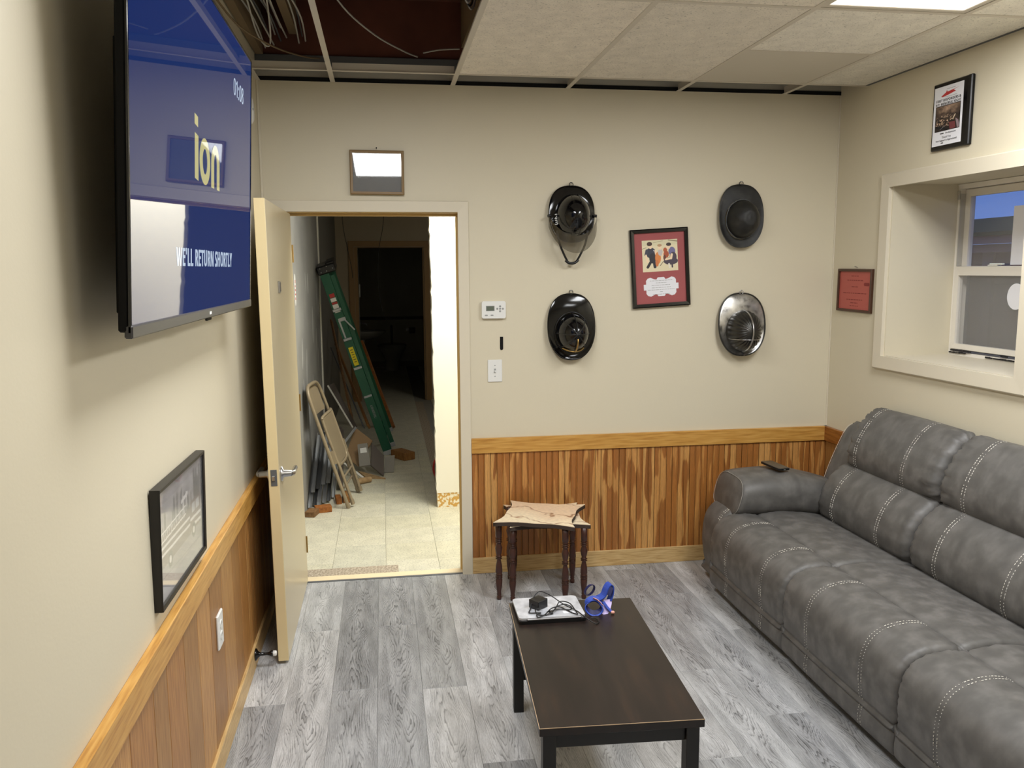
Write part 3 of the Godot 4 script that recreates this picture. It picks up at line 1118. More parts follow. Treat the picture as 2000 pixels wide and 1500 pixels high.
func tile(ce, x0, x1, z0, z1, m):
	var t = MB.new()
	t.span(Vector3(x0 + 0.004, H + 0.0018, z0 + 0.004), Vector3(x1 - 0.004, H + 0.017, z1 - 0.004), 0.002)
	put("tile", t, m, ce)

func troffer(x0, x1, z0, z1, label):
	var o = thing("ceiling_light", label, "ceiling light", Vector3((x0 + x1) * 0.5, H, (z0 + z1) * 0.5))
	var f = MB.new()
	mitred(f, x0 + 0.013, z0 + 0.013, x1 - 0.013, z1 - 0.013, 0.02, 0.012, Transform3D(Basis(Vector3(1, 0, 0), Vector3(0, 0, 1), Vector3(0, -1, 0)), Vector3(0, H + 0.014, 0)))
	put("frame", f, M.tee_paint, o)
	put("diffuser", plate(Vector3(x0 + 0.034, H + 0.006, z0 + 0.034), Vector3(x1 - 0.034, H + 0.011, z1 - 0.034)), M.diffuser, o)
	put("housing", plate(Vector3(x0 + 0.014, H + 0.015, z0 + 0.014), Vector3(x1 - 0.014, H + 0.10, z1 - 0.014)), M.dull_metal, o)


func passage():
	# ---------------- the passage behind the doorway, half gutted
	var fl = setting("floor")
	put("hall_floor_slab", plate(Vector3(-0.6, -0.12, -10.5), Vector3(2.5, -0.006, -0.0)), M.hall_floor_base, fl)
	var x0s = [-0.409, -0.1042, 0.2006, 0.5054]
	for i in 4:
		for k in 12:
			var z1 = -0.075 - 0.0 if k == 0 else -0.285 - 0.3048 * (k - 1)
			var z0 = -0.285 - 0.3048 * k
			var x1 = x0s[i] + 0.3048
			if i == 3:
				if k >= 5:
					x1 = 0.600      # the floor covering ends where a wall was taken out
			if k == 0 and i < 2:
				z1 = -0.20
			var t = MB.new()
			t.span(Vector3(x0s[i] + 0.0006, -0.006, z0 + 0.0006), Vector3(x1 - 0.0006, 0.0, z1 - 0.0006), 0.0006)
			put("floor_tile", t, M["vinyl_tile_%d" % (rng.randi() % 3)], fl)
	put("floor_tile_far", plate(Vector3(-0.409, -0.006, -10.4), Vector3(0.60, 0.0, -3.638)), M.vinyl_tile_1, fl)
	put("floor_tile_far", plate(Vector3(0.811, -0.006, -10.4), Vector3(2.4, 0.0, -1.35)), M.vinyl_tile_1, fl)
	put("floor_tile_far", plate(Vector3(0.8108, -0.006, -1.35), Vector3(2.4, 0.0, -0.12)), M.vinyl_tile_1, fl)
	put("mortar_strip", plate(Vector3(0.601, -0.006, -6.3), Vector3(0.70, -0.002, -1.505)), M.mortar, fl)
	# left wall: patched board near the door, dim board beyond a white corner strip
	var wl = setting("wall_left")
	var pb = MB.new()
	pb.flat()
	pb.quad(Vector3(-0.35, 0, -0.12), Vector3(-0.35, 0, -3.35), Vector3(-0.35, 2.7, -3.35), Vector3(-0.35, 2.7, -0.12), Rect2(0, 0, 1, 1))
	pb.span(Vector3(-0.50, 0, -3.35), Vector3(-0.351, 2.7, -0.12))
	var pm = mat("patched_board", Color.WHITE, 0.7)
	pm.albedo_texture = patch_texture()
	put("patched_board", pb, pm, wl)
	put("corner_strip", plate(Vector3(-0.352, 0, -3.41), Vector3(-0.338, 2.7, -3.34), 0.004), M.white_paint, wl)
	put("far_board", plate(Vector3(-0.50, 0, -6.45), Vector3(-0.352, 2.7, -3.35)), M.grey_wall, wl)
	# end of a cut-off wall, bright paint, flaking at its foot
	var wr = setting("wall_right")
	var st = MB.new()
	var edge = PackedVector2Array()
	edge.append(Vector2(2.4, 0.105))
	edge.append(Vector2(2.4, 2.7))
	edge.append(Vector2(0.549, 2.7))
	var y = 2.66
	while y > 0.13:
		edge.append(Vector2(lerpf(0.570, 0.550, y / 2.1) + rng.randf_range(-0.004, 0.004), y))
		y -= 0.035
	edge.append(Vector2(0.570, 0.105))
	st.prism(edge, 0.11, Transform3D(Basis(), Vector3(0, 0, -1.46)))
	put("cut_wall", st, M.stub_paint, wr)
	put("flaked_foot", plate(Vector3(0.572, 0, -1.458), Vector3(2.4, 0.105, -1.352)), M.flake, wr)
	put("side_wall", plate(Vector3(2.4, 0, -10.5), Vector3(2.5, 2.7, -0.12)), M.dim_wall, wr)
	# far end with the washroom doorway
	var we = setting("wall_back")
	var e = MB.new()
	e.span(Vector3(-0.50, 0, -6.60), Vector3(-0.124, 2.7, -6.45))
	e.span(Vector3(0.756, 0, -6.60), Vector3(2.4, 2.7, -6.45))
	e.span(Vector3(-0.124, 1.983, -6.60), Vector3(0.756, 2.7, -6.45))
	put("end_board", e, M.dim_wall, we)
	var ct = setting("trim_7")
	var c = MB.new()
	mitred(c, -0.196, -0.2, 0.830, 2.058, 0.070, 0.018, Transform3D(Basis(), Vector3(0, 0, -6.45)), 14, 0.1)
	put("casing", c, M.casing_brown, ct)
	var j = MB.new()
	j.span(Vector3(-0.126, 0, -6.60), Vector3(-0.085, 1.99, -6.452))
	j.span(Vector3(0.742, 0, -6.60), Vector3(0.758, 1.99, -6.452))
	j.span(Vector3(-0.1, 1.975, -6.60), Vector3(0.75, 1.992, -6.452))
	put("jamb", j, M.casing_brown, ct)
	# washroom
	var wb = setting("wall_back")
	put("washroom_wall", plate(Vector3(-0.62, 0, -10.5), Vector3(2.4, 2.7, -10.35)), M.bath_wall, wb)
	struct("wall_left", plate(Vector3(-0.62, 0, -10.35), Vector3(-0.50, 2.7, -6.6)), M.bath_wall)
	struct("wall_right", plate(Vector3(1.3, 0, -10.35), Vector3(1.42, 2.7, -6.6)), M.bath_wall)
	struct("trim_8", plate(Vector3(-0.5, 0.83, -10.35), Vector3(1.3, 0.885, -10.33), 0.004), M.board_dark)
	struct("baseboard_back", plate(Vector3(-0.5, 0, -10.35), Vector3(1.3, 0.10, -10.335), 0.003), M.board_grey)
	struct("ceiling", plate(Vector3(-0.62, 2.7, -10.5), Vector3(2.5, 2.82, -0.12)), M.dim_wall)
	toilet()
	sink()
	for q in [[Vector3(0.98, 2.70, -0.70), "square ceiling light of the passage, round the corner from the doorway"], [Vector3(1.7, 2.70, -4.2), "square ceiling light far down the passage"]]:
		var o = thing("passage_light", q[1], "ceiling light", q[0])
		put("housing", plate(q[0] + Vector3(-0.33, -0.031, -0.48), q[0] + Vector3(0.33, -0.001, 0.48), 0.004), M.white_paint, o)
		put("diffuser", plate(q[0] + Vector3(-0.29, -0.036, -0.44), q[0] + Vector3(0.29, -0.03, 0.44)), M.diffuser, o)
	var tp = thing("paper_holder", "chrome paper holder on the dark washroom wall", "paper holder", Vector3(0.665, 0.64, -10.33))
	var m = MB.new()
	m.box(Vector3(0.64, 0.655, -10.30), Vector3(0.05, 0.05, 0.05), 0.008)
	m.tube([Vector3(0.64, 0.655, -10.28), Vector3(0.66, 0.65, -10.25), Vector3(0.76, 0.65, -10.25)], 0.012, 8)
	put("bracket", m, M.steel, tp)
	m = MB.new()
	m.lathe([Vector2(0, 0), Vector2(0.05, 0), Vector2(0.05, 0.10), Vector2(0, 0.10)], 16, Transform3D(Basis(Vector3(0, 0, 1), -PI / 2), Vector3(0.665, 0.645, -10.25)))
	put("roll", m, M.board_dark, tp)
	var tw = MB.new()
	tw.box(Vector3(-0.078, 1.42, -6.90), Vector3(0.014, 0.17, 0.03), 0.004)
	tag(put("switch_plate", tw, M.white_plastic, self), "small white strip catching light inside the washroom doorway", "switch")
	# the frame strip behind the doorway that carries it
	struct("trim_9", plate(Vector3(-0.495, 0, -6.92), Vector3(-0.0855, 2.0, -6.601)), M.bath_wall)

func toilet():
	var o = thing("toilet", "white toilet in the dark washroom beyond the passage", "toilet", Vector3(0.36, 0, -9.95))
	var m = MB.new()
	var rows = []
	for q in [[0.0, 0.11, 0.19, 0.05], [0.05, 0.105, 0.18, 0.05], [0.16, 0.10, 0.17, 0.05], [0.27, 0.14, 0.20, 0.0], [0.36, 0.185, 0.25, -0.0], [0.40, 0.19, 0.255, 0.0]]:
		var r = []
		for k in 28:
			var t = TAU * k / 28
			r.append(Vector3(0.36 + cos(t) * q[1] * 1.2, q[0], -9.86 - q[3] - sin(t) * q[2] * 1.1))
		rows.append(r)
	m.grid(rows, true)
	m.fan(rows[-1])
	put("bowl", m, M.porcelain, o)
	m = MB.new()
	rows = []
	for q in [[0.402, 0.185, 0.25], [0.405, 0.20, 0.265], [0.43, 0.20, 0.265], [0.445, 0.18, 0.245]]:
		var r = []
		for k in 28:
			var t = TAU * k / 28
			r.append(Vector3(0.36 + cos(t) * q[1] * 1.2, q[0], -9.86 - sin(t) * q[2] * 1.1))
		rows.append(r)
	m.grid(rows, true)
	m.fan(rows[-1])
	put("lid", m, M.porcelain, o)
	m = MB.new()
	m.tube([Vector3(0.36, 0.38, -10.10), Vector3(0.36, 0.62, -10.20), Vector3(0.36, 0.72, -10.349)], 0.02, 10)
	put("flush_pipe", m, M.dull_metal, o)

func sink():
	var o = thing("wall_sink", "white wall basin at the left of the dark washroom", "sink", Vector3(-0.08, 0.62, -8.3))
	var m = MB.new()
	var rows = []
	for q in [[0.66, 0.10, 0.08], [0.70, 0.22, 0.16], [0.76, 0.30, 0.22], [0.79, 0.31, 0.23], [0.79, 0.28, 0.20], [0.74, 0.22, 0.15], [0.70, 0.06, 0.05]]:
		var r = []
		for k in 28:
			var t = TAU * k / 28
			r.append(Vector3(-0.05 + cos(t) * q[1], q[0], -8.3 - sin(t) * q[2]))
		rows.append(r)
	m.grid(rows, true)
	m.fan(rows[-1])
	m.fan(rows[0], true)
	put("basin", m, M.porcelain, o)
	m = MB.new()
	m.tube([Vector3(-0.20, 0.79, -8.3), Vector3(-0.20, 0.88, -8.3), Vector3(-0.14, 0.91, -8.3), Vector3(-0.03, 0.89, -8.3), Vector3(-0.02, 0.86, -8.3)], 0.012, 8)
	m.tube([Vector3(-0.20, 0.80, -8.3), Vector3(-0.20, 0.93, -8.3), Vector3(-0.12, 0.95, -8.3)], 0.008, 8)
	put("tap", m, M.steel, o)
	m = MB.new()
	m.tube([Vector3(-0.08, 0.70, -8.3), Vector3(-0.08, 0.52, -8.3), Vector3(-0.3, 0.48, -8.3), Vector3(-0.499, 0.48, -8.3)], 0.02, 10)
	put("drain_pipe", m, M.steel, o)

func outside():
	# the neighbour seen through the window: red siding under a green roof
	var o = thing("neighbour_building", "red sided building with a dark green roof seen through the window", "building", Vector3(5.0, 0, -1.6))
	var red = mat("red_siding", c8(196, 92, 96), 0.9)
	var fas = mat("fascia", c8(214, 132, 140), 0.9)
	var grn = mat("green_roof", c8(60, 92, 70), 1.0, 0.0, 0.1)
	for k in 12:
		var m = MB.new()
		m.beam(Vector3(5.012, 0.155 * k + 0.08, 3.0), Vector3(5.012, 0.155 * k + 0.08, -9.0), 0.03, 0.15, Vector3(0.08, 1, 0))
		put("clapboard", m, red, o)
	put("wall", plate(Vector3(5.03, -0.3, -9.0), Vector3(9.0, 1.86, 3.0)), red, o)
	put("corner_board", plate(Vector3(4.97, -0.3, -1.62), Vector3(5.03, 1.86, -1.50)), fas, o)
	put("fascia", plate(Vector3(4.86, 1.865, -9.2), Vector3(4.92, 1.93, 3.2)), fas, o)
	var r = MB.new()
	r.beam(Vector3(4.84, 1.94, -3.0), Vector3(7.5, 2.255, -3.0), 12.4, 0.03)
	put("roof", r, grn, o)
	put("gable_trim", plate(Vector3(4.90, 1.80, -9.1), Vector3(5.03, 1.862, 3.1)), fas, o)
	struct("ground", plate(Vector3(3.3, -0.45, -12.0), Vector3(16.0, -0.3, 10.0)), M.board_dark)


# ---------------------------------------------------------------- the sofa
func cushion(prof, z0, z1, r = 0.03, nz = 22, gather = 0.0, swell = 0.0, sharp0 = false):
	# a stuffed body: closed outline prof (x, y), counter-clockwise, drawn out from z0 to z1
	var pts = smooth_loop(prof, 5)
	var n = pts.size()
	var area = 0.0
	for i in n:
		area += pts[i].x * pts[(i + 1) % n].y - pts[(i + 1) % n].x * pts[i].y
	if area < 0:
		pts.reverse()
	var nor = []
	for i in n:
		var t: Vector2 = (pts[(i + 1) % n] - pts[i - 1]).normalized()
		nor.append(Vector2(t.y, -t.x))
	var mb = MB.new()
	var rows = []
	var w = z1 - z0
	var ts = []
	for k in 6:
		ts.append(r * (1.0 - cos(PI * 0.5 * k / 5.0)))
	var inner = nz
	for k in range(1, inner):
		ts.append(lerpf(r, w - r, float(k) / inner))
	for k in 6:
		ts.append(w - r * (1.0 - cos(PI * 0.5 * (5 - k) / 5.0)))
	for t in ts:
		var d = minf(t, w - t)
		var ins = 0.0
		if d < r:
			ins = r - sqrt(maxf(0.0, r * r - (r - d) * (r - d)))
		var sw = swell * sin(PI * t / w)
		var row = []
		var gk = gather * smoothstep(r * 3.2, r * 0.4, d)
		for i in n:
			var wave = gk * (sin(i * 2.6 + t * 30.0) * 0.6 + sin(i * 1.3 + 2.0) * 0.4)
			var p = pts[i] - nor[i] * (ins - sw - wave)
			row.append(Vector3(p.x, p.y, z0 + t))
		rows.append(row)
	mb.grid(rows, true)
	mb.fan(rows[-1])
	mb.fan(rows[0], true)
	return mb

func smooth_loop(prof, sub):
	var out = []
	var n = prof.size()
	for i in n:
		var p0: Vector2 = prof[(i - 1 + n) % n]
		var p1: Vector2 = prof[i]
		var p2: Vector2 = prof[(i + 1) % n]
		var p3: Vector2 = prof[(i + 2) % n]
		for k in sub:
			out.append(p1.cubic_interpolate(p2, p0, p3, float(k) / sub))
	return out

func seam(prof, from, to, z, step = 0.0115, off = 0.0012):
	# a double row of stitches over the outline, from one corner of it to another
	var pts = smooth_loop(prof, 5)
	var mb = MB.new()
	var path = []
	for i in range(from * 5, to * 5 + 1):
		path.append(pts[i % pts.size()])
	for dz in [-0.0085, 0.0085]:
		var i = 0
		var acc = 0.0
		var run = 0.0
		for s in path.size() - 1:
			var a: Vector2 = path[s]
			var b: Vector2 = path[s + 1]
			var L = (b - a).length()
			var t = (b - a) / L
			var n = Vector2(t.y, -t.x)
			while run < L:
				var c = a + t * run + n * off
				var e = a + t * minf(run + step * 0.62, L) + n * off
				mb.beam(Vector3(c.x, c.y, z + dz), Vector3(e.x, e.y, z + dz), 0.0022, 0.0016, Vector3(0.1, 0.9, 0.3))
				run += step
			run -= L
	return mb

func sofa():
	var o = thing("sofa", "grey leather-look reclining sofa with pale double stitching, under the window", "sofa", Vector3(2.3, 0, 1.7))
	var L = M.leather
	var seats = [[0.495, 1.298], [1.300, 2.108], [2.110, 2.918]]
	# outlines, counter-clockwise from the front foot: x into the room is smaller
	var seat = [Vector2(2.50, 0.30), Vector2(1.93, 0.155), Vector2(1.885, 0.16), Vector2(1.874, 0.21), Vector2(1.872, 0.28), Vector2(1.88, 0.335), Vector2(1.905, 0.385), Vector2(1.955, 0.418), Vector2(2.03, 0.432), Vector2(2.095, 0.426), Vector2(2.112, 0.417), Vector2(2.13, 0.426), Vector2(2.22, 0.438), Vector2(2.36, 0.424), Vector2(2.49, 0.40), Vector2(2.56, 0.37)]
	seat.reverse()
	var low = [Vector2(2.60, 0.36), Vector2(2.50, 0.385), Vector2(2.455, 0.415), Vector2(2.438, 0.47), Vector2(2.452, 0.545), Vector2(2.49, 0.615), Vector2(2.545, 0.665), Vector2(2.60, 0.685), Vector2(2.68, 0.66), Vector2(2.72, 0.50)]
	low.reverse()
	var head = [Vector2(2.70, 0.64), Vector2(2.61, 0.655), Vector2(2.575, 0.685), Vector2(2.562, 0.74), Vector2(2.575, 0.81), Vector2(2.61, 0.88), Vector2(2.655, 0.935), Vector2(2.70, 0.968), Vector2(2.735, 0.972), Vector2(2.77, 0.95), Vector2(2.775, 0.80), Vector2(2.76, 0.68)]
	head.reverse()
	var foot = [Vector2(1.96, 0.05), Vector2(1.905, 0.045), Vector2(1.882, 0.06), Vector2(1.876, 0.095), Vector2(1.882, 0.135), Vector2(1.90, 0.152), Vector2(1.96, 0.15)]
	foot.reverse()
	for s in seats:
		var z0 = s[0]
		var z1 = s[1]
		var wd = z1 - z0
		var a = put("seat_cushion", cushion(seat, z0, z1, 0.028, 26, 0.0035, 0.004), L, o)
		var b = put("back_cushion", cushion(low, z0 + (0.035 if z0 < 0.6 else 0.002), z1 - 0.002, 0.045, 26, 0.005, 0.006), L, o)
		var c = put("head_cushion", cushion(head, z0 + (0.075 if z0 < 0.6 else 0.004), z1 - 0.002, 0.045, 26, 0.0095, 0.006), L, o)
		var f = put("footrest_panel", cushion(foot, z0 - 0.005, z1 - 0.006, 0.015, 16, 0.0, 0.003), L, o)
		for q in [0.27, 0.755]:
			put("stitching", seam(seat, 5, 13, z0 + wd * q, 0.0115, 0.0040), M.stitch, a)
			put("stitching", seam(low, 2, 7, z0 + wd * (q - 0.03), 0.0115, 0.0050), M.stitch, b)
			put("stitching", seam(head, 3, 9, z0 + wd * (q - 0.05), 0.0115, 0.0048), M.stitch, c)
			put("stitching", seam(foot, 2, 4, z0 + wd * q, 0.0115, 0.0030), M.stitch, f)
	# arms: rounded box with a pillow on top
	for e in [[0.245, 0.493, 0.205, 0.555], [2.92, 3.168, 2.86, 3.21]]:
		var arm = [Vector2(2.66, 0.06), Vector2(1.985, 0.055), Vector2(1.945, 0.09), Vector2(1.925, 0.20), Vector2(1.926, 0.30), Vector2(1.945, 0.375), Vector2(1.99, 0.425), Vector2(2.06, 0.455), Vector2(2.2, 0.47), Vector2(2.55, 0.47), Vector2(2.70, 0.44), Vector2(2.72, 0.2)]
		arm.reverse()
		var a = put("arm", cushion(arm, e[0], e[1], 0.03, 10, 0.0, 0.004), L, o)
		put("stitching", seam(arm, 4, 6, e[1] - 0.05, 0.0115, 0.003), M.stitch, a)
		var p = MB.new()
		var rows = []
		var caps = [[1.985, 0.86], [1.990, 0.95], [2.000, 0.99], [2.015, 1.0], [2.06, 1.03], [2.12, 1.05], [2.2, 1.06], [2.3, 1.06], [2.4, 1.03], [2.48, 0.98], [2.55, 0.88], [2.60, 0.70]]
		for q in caps:
			var row = []
			var cy = 0.535 - maxf(0.0, q[0] - 2.3) * 0.20 - maxf(0.0, 2.15 - q[0]) * 0.06
			var cz = (e[2] + e[3]) * 0.5
			for k in 32:
				var t = TAU * k / 32
				var cs = cos(t)
				var sn = sin(t)
				# flat-bottomed pillow section
				var ex = 0.62
				var zz = signf(cs) * pow(absf(cs), ex) * (e[3] - e[2]) * 0.5 * q[1]
				var yy = signf(sn) * pow(absf(sn), 0.72) * (0.080 if sn > 0 else 0.128) * q[1]
				yy -= 0.018 * pow(absf(cs), 4.0)
				var g = 0.0
				if q[0] > 1.995 and q[0] < 2.1:
					g = 0.004 * sin(k * 2.9) * (1.0 - (q[0] - 1.995) / 0.105)
				var slant = -0.045 * (yy / 0.07)
				row.append(Vector3(q[0] + 0.035 + (slant * -0.4 if q[0] < 2.05 else 0.0), cy + yy + g, cz - zz))
			rows.append(row)
		p.grid(rows, true, true)
		p.fan(rows[0])
		p.fan(rows[-1], true)
		var pad = put("arm_pad", p, L, o)
		var pipe = MB.new()
		var ring = []
		for v in rows[1]:
			ring.append(v + Vector3(-0.004, 0, 0))
		pipe.tube(ring, 0.0015, 6, false, true)
		put("piping", pipe, M.piping_thread, pad)
	# outer wings of the back, and the dark frame below
	for e in [[0.335, 0.585], [2.83, 3.08]]:
		var wing = [Vector2(2.76, 0.10), Vector2(2.56, 0.10), Vector2(2.555, 0.40), Vector2(2.575, 0.52), Vector2(2.615, 0.64), Vector2(2.665, 0.755), Vector2(2.70, 0.82), Vector2(2.735, 0.845), Vector2(2.768, 0.83), Vector2(2.775, 0.5)]
		wing.reverse()
		var w = put("back_wing", cushion(wing, e[0], e[1], 0.02, 8, 0.0, 0.002), L, o)
		var ed = MB.new()
		var line = []
		for p in smooth_loop(wing, 4).slice(8, 28):
			line.append(Vector3(p.x - 0.001, p.y + 0.001, e[0] + 0.010))
		ed.tube(line, 0.0011, 5)
		put("stitching", ed, M.stitch, w)
	put("back_shell", plate(Vector3(2.70, 0.08, 0.40), Vector3(2.772, 0.78, 3.05), 0.02), L, o)
	put("base_frame", plate(Vector3(2.02, 0.0, 0.32), Vector3(2.70, 0.14, 3.10), 0.01), M.dark_cloth, o)
	put("seat_deck", plate(Vector3(1.96, 0.14, 0.50), Vector3(2.62, 0.29, 2.915), 0.01), M.dark_cloth, o)


# ---------------------------------------------------------------- television
func television():
	var o = thing("television", "large wall television tilted down, showing a blue screen with a yellow logo", "television", Vector3(-0.272, 1.572, 2.01), "", Vector3(0, 0, deg_to_rad(-3.0)))
	# own axes: x out of the wall, y up the screen, z towards the viewer
	var hw = 0.765
	var hh = 0.872
	var m = MB.new()
	m.span(Vector3(-0.022, 0.0, -hw), Vector3(-0.002, hh, hw), 0.004)
	m.span(Vector3(-0.062, 0.02, -hw + 0.18), Vector3(-0.018, 0.60, hw - 0.12), 0.012)
	put("back_shell", m, M.matte_black, o, true)
	m = MB.new()
	mitred(m, -hw, 0.0, hw, hh, 0.0075, 0.005, Transform3D(Basis(Vector3(0, 0, -1), Vector3.UP, Vector3(1, 0, 0)), Vector3(-0.002, 0, 0)), 14, 0.2)
	put("bezel", m, M.black_gloss, o, true)
	put("lower_bezel", plate(Vector3(-0.010, -0.012, -hw), Vector3(0.006, 0.0145, hw), 0.003), M.bezel_grey, o, true)
	put("badge", plate(Vector3(0.0055, -0.002, -0.013), Vector3(0.0068, 0.006, 0.013)), M.white_plastic, o, true)
	put("sensor", plate(Vector3(-0.004, -0.020, -0.028), Vector3(0.004, -0.010, 0.028), 0.002), M.black_gloss, o, true)
	put("screen", plate(Vector3(-0.002, 0.0145, -hw + 0.0075), Vector3(0.0008, hh - 0.0075, hw - 0.0075)), M.screen_blue, o, true)
	var face = Transform3D(Basis(Vector3(0, 0, -1), Vector3.UP, Vector3(1, 0, 0)), Vector3(0.0009, 0, 0))
	# yellow logo: letters i, o, n (x runs to the right on the screen, which is towards -z)
	m = MB.new()
	var P = func(z): return 2.01 - z
	var bar = func(a, b, y0, y1, cut0, cut1):
		return PackedVector2Array([Vector2(a, y0 + cut0), Vector2(b, y0), Vector2(b, y1 - cut1), Vector2(a, y1)])
	m.prism(bar.call(P.call(2.188), P.call(2.149), 0.494, 0.524, 0.004, 0.004), 0.0006, face)
	m.prism(bar.call(P.call(2.186), P.call(2.145), 0.357, 0.476, 0.004, 0.004), 0.0006, face)
	var cx = P.call(2.0605)
	var outer = []
	var inner = []
	for k in 41:
		var t = TAU * k / 40
		outer.append(Vector3(cx + cos(t) * 0.069, 0.4165 + sin(t) * 0.062, 0))
		inner.append(Vector3(cx + cos(t) * 0.031, 0.4165 + sin(t) * 0.034, 0))
	m.flat()
	for k in 40:
		m.quad(face * (inner[k] + Vector3(0, 0, 0.0006)), face * (outer[k] + Vector3(0, 0, 0.0006)), face * (outer[k + 1] + Vector3(0, 0, 0.0006)), face * (inner[k + 1] + Vector3(0, 0, 0.0006)))
	var nx0 = P.call(1.974)
	var nx1 = P.call(1.852)
	var nc = (nx0 + nx1) * 0.5
	var po = []
	var pi = []
	po.append(Vector3(nx0, 0.356, 0)); pi.append(Vector3(nx0 + 0.040, 0.356, 0))
	for k in 17:
		var t = PI - PI * k / 16
		po.append(Vector3(nc + cos(t) * 0.061, 0.424 + sin(t) * 0.056, 0))
		pi.append(Vector3(nc + cos(t) * 0.022, 0.424 + sin(t) * 0.030, 0))
	po.append(Vector3(nx1, 0.356, 0)); pi.append(Vector3(nx1 - 0.040, 0.356, 0))
	for k in po.size() - 1:
		var u = Vector3(0, 0, 0.0006)
		m.quad(face * (po[k] + u), face * (pi[k] + u), face * (pi[k + 1] + u), face * (po[k + 1] + u))
	put("logo", m, M.screen_yellow, o, true)
	text("caption", "WE'LL RETURN SHORTLY", 0.044, M.screen_white, o, face * Transform3D(Basis(), Vector3(P.call(2.014), 0.154, 0)), 0.0006, true, 0.757)
	text("clock", "01:08", 0.052, M.screen_white, o, face * Transform3D(Basis(), Vector3(P.call(1.514), 0.711, 0)), 0.0006, false, 0.190)
	m = MB.new()
	m.span(Vector3(-0.103, 0.25, -0.2), Vector3(-0.060, 0.56, 0.2), 0.004)
	put("wall_bracket", m, M.dull_metal, o, true)


# ---------------------------------------------------------------- the open door
func door_leaf():
	var o = setting("door_1")
	var x0 = -0.267
	var x1 = -0.222
	var z1 = 0.962
	o.rotation.z = deg_to_rad(0.45)     # it has sagged on its hinges a little
	put("slab", plate(Vector3(x0, 0.018, 0.004), Vector3(x1, 1.983, z1 - 0.001), 0.002), M.door_paint, o)
	put("edge_strip", plate(Vector3(x0 + 0.001, 0.017, z1 - 0.004), Vector3(x1 - 0.001, 1.984, z1), 0.001), M.door_edge_paint, o)
	put("latch_plate", plate(Vector3(-0.257, 0.795, z1 - 0.001), Vector3(-0.231, 0.865, z1 + 0.0016), 0.0006), M.dull_metal, o)
	var bolt = MB.new()
	bolt.span(Vector3(-0.252, 0.82, z1), Vector3(-0.238, 0.84, z1 + 0.010), 0.002)
	put("latch_bolt", bolt, M.steel, o)
	for s in [1, -1]:
		var x = x1 if s > 0 else x0
		var h = MB.new()
		h.lathe([Vector2(0.0, 0.0), Vector2(0.033, 0.0), Vector2(0.033, 0.006), Vector2(0.016, 0.012), Vector2(0.013, 0.045), Vector2(0.0, 0.046)], 24, Transform3D(Basis(Vector3(0, 0, 1), -PI / 2 * s), Vector3(x, 0.832, z1 - 0.066)))
		h.tube([Vector3(x + s * 0.040, 0.832, z1 - 0.060), Vector3(x + s * 0.048, 0.832, z1 - 0.070), Vector3(x + s * 0.050, 0.832, z1 - 0.10), Vector3(x + s * 0.049, 0.832, z1 - 0.175)], [0.0115, 0.0125, 0.0115, 0.010], 12)
		put("lever_handle", h, M.steel, o)
	var pv = MB.new()
	pv.span(Vector3(x1, 1.595, 0.615), Vector3(x1 + 0.006, 1.648, 0.675), 0.002)
	put("sign_plate", pv, M.steel, o)
	pv = MB.new()
	pv.span(Vector3(x1 + 0.005, 1.601, 0.618), Vector3(x1 + 0.0075, 1.642, 0.652), 0.001)
	put("sign_window", pv, M.board_dark, o)
	for y in [0.22, 1.0, 1.78]:
		var hg = MB.new()
		hg.tube([Vector3(-0.220, y - 0.045, 0.0), Vector3(-0.220, y + 0.045, 0.0)], 0.006, 8)
		put("hinge", hg, M.brass, o)


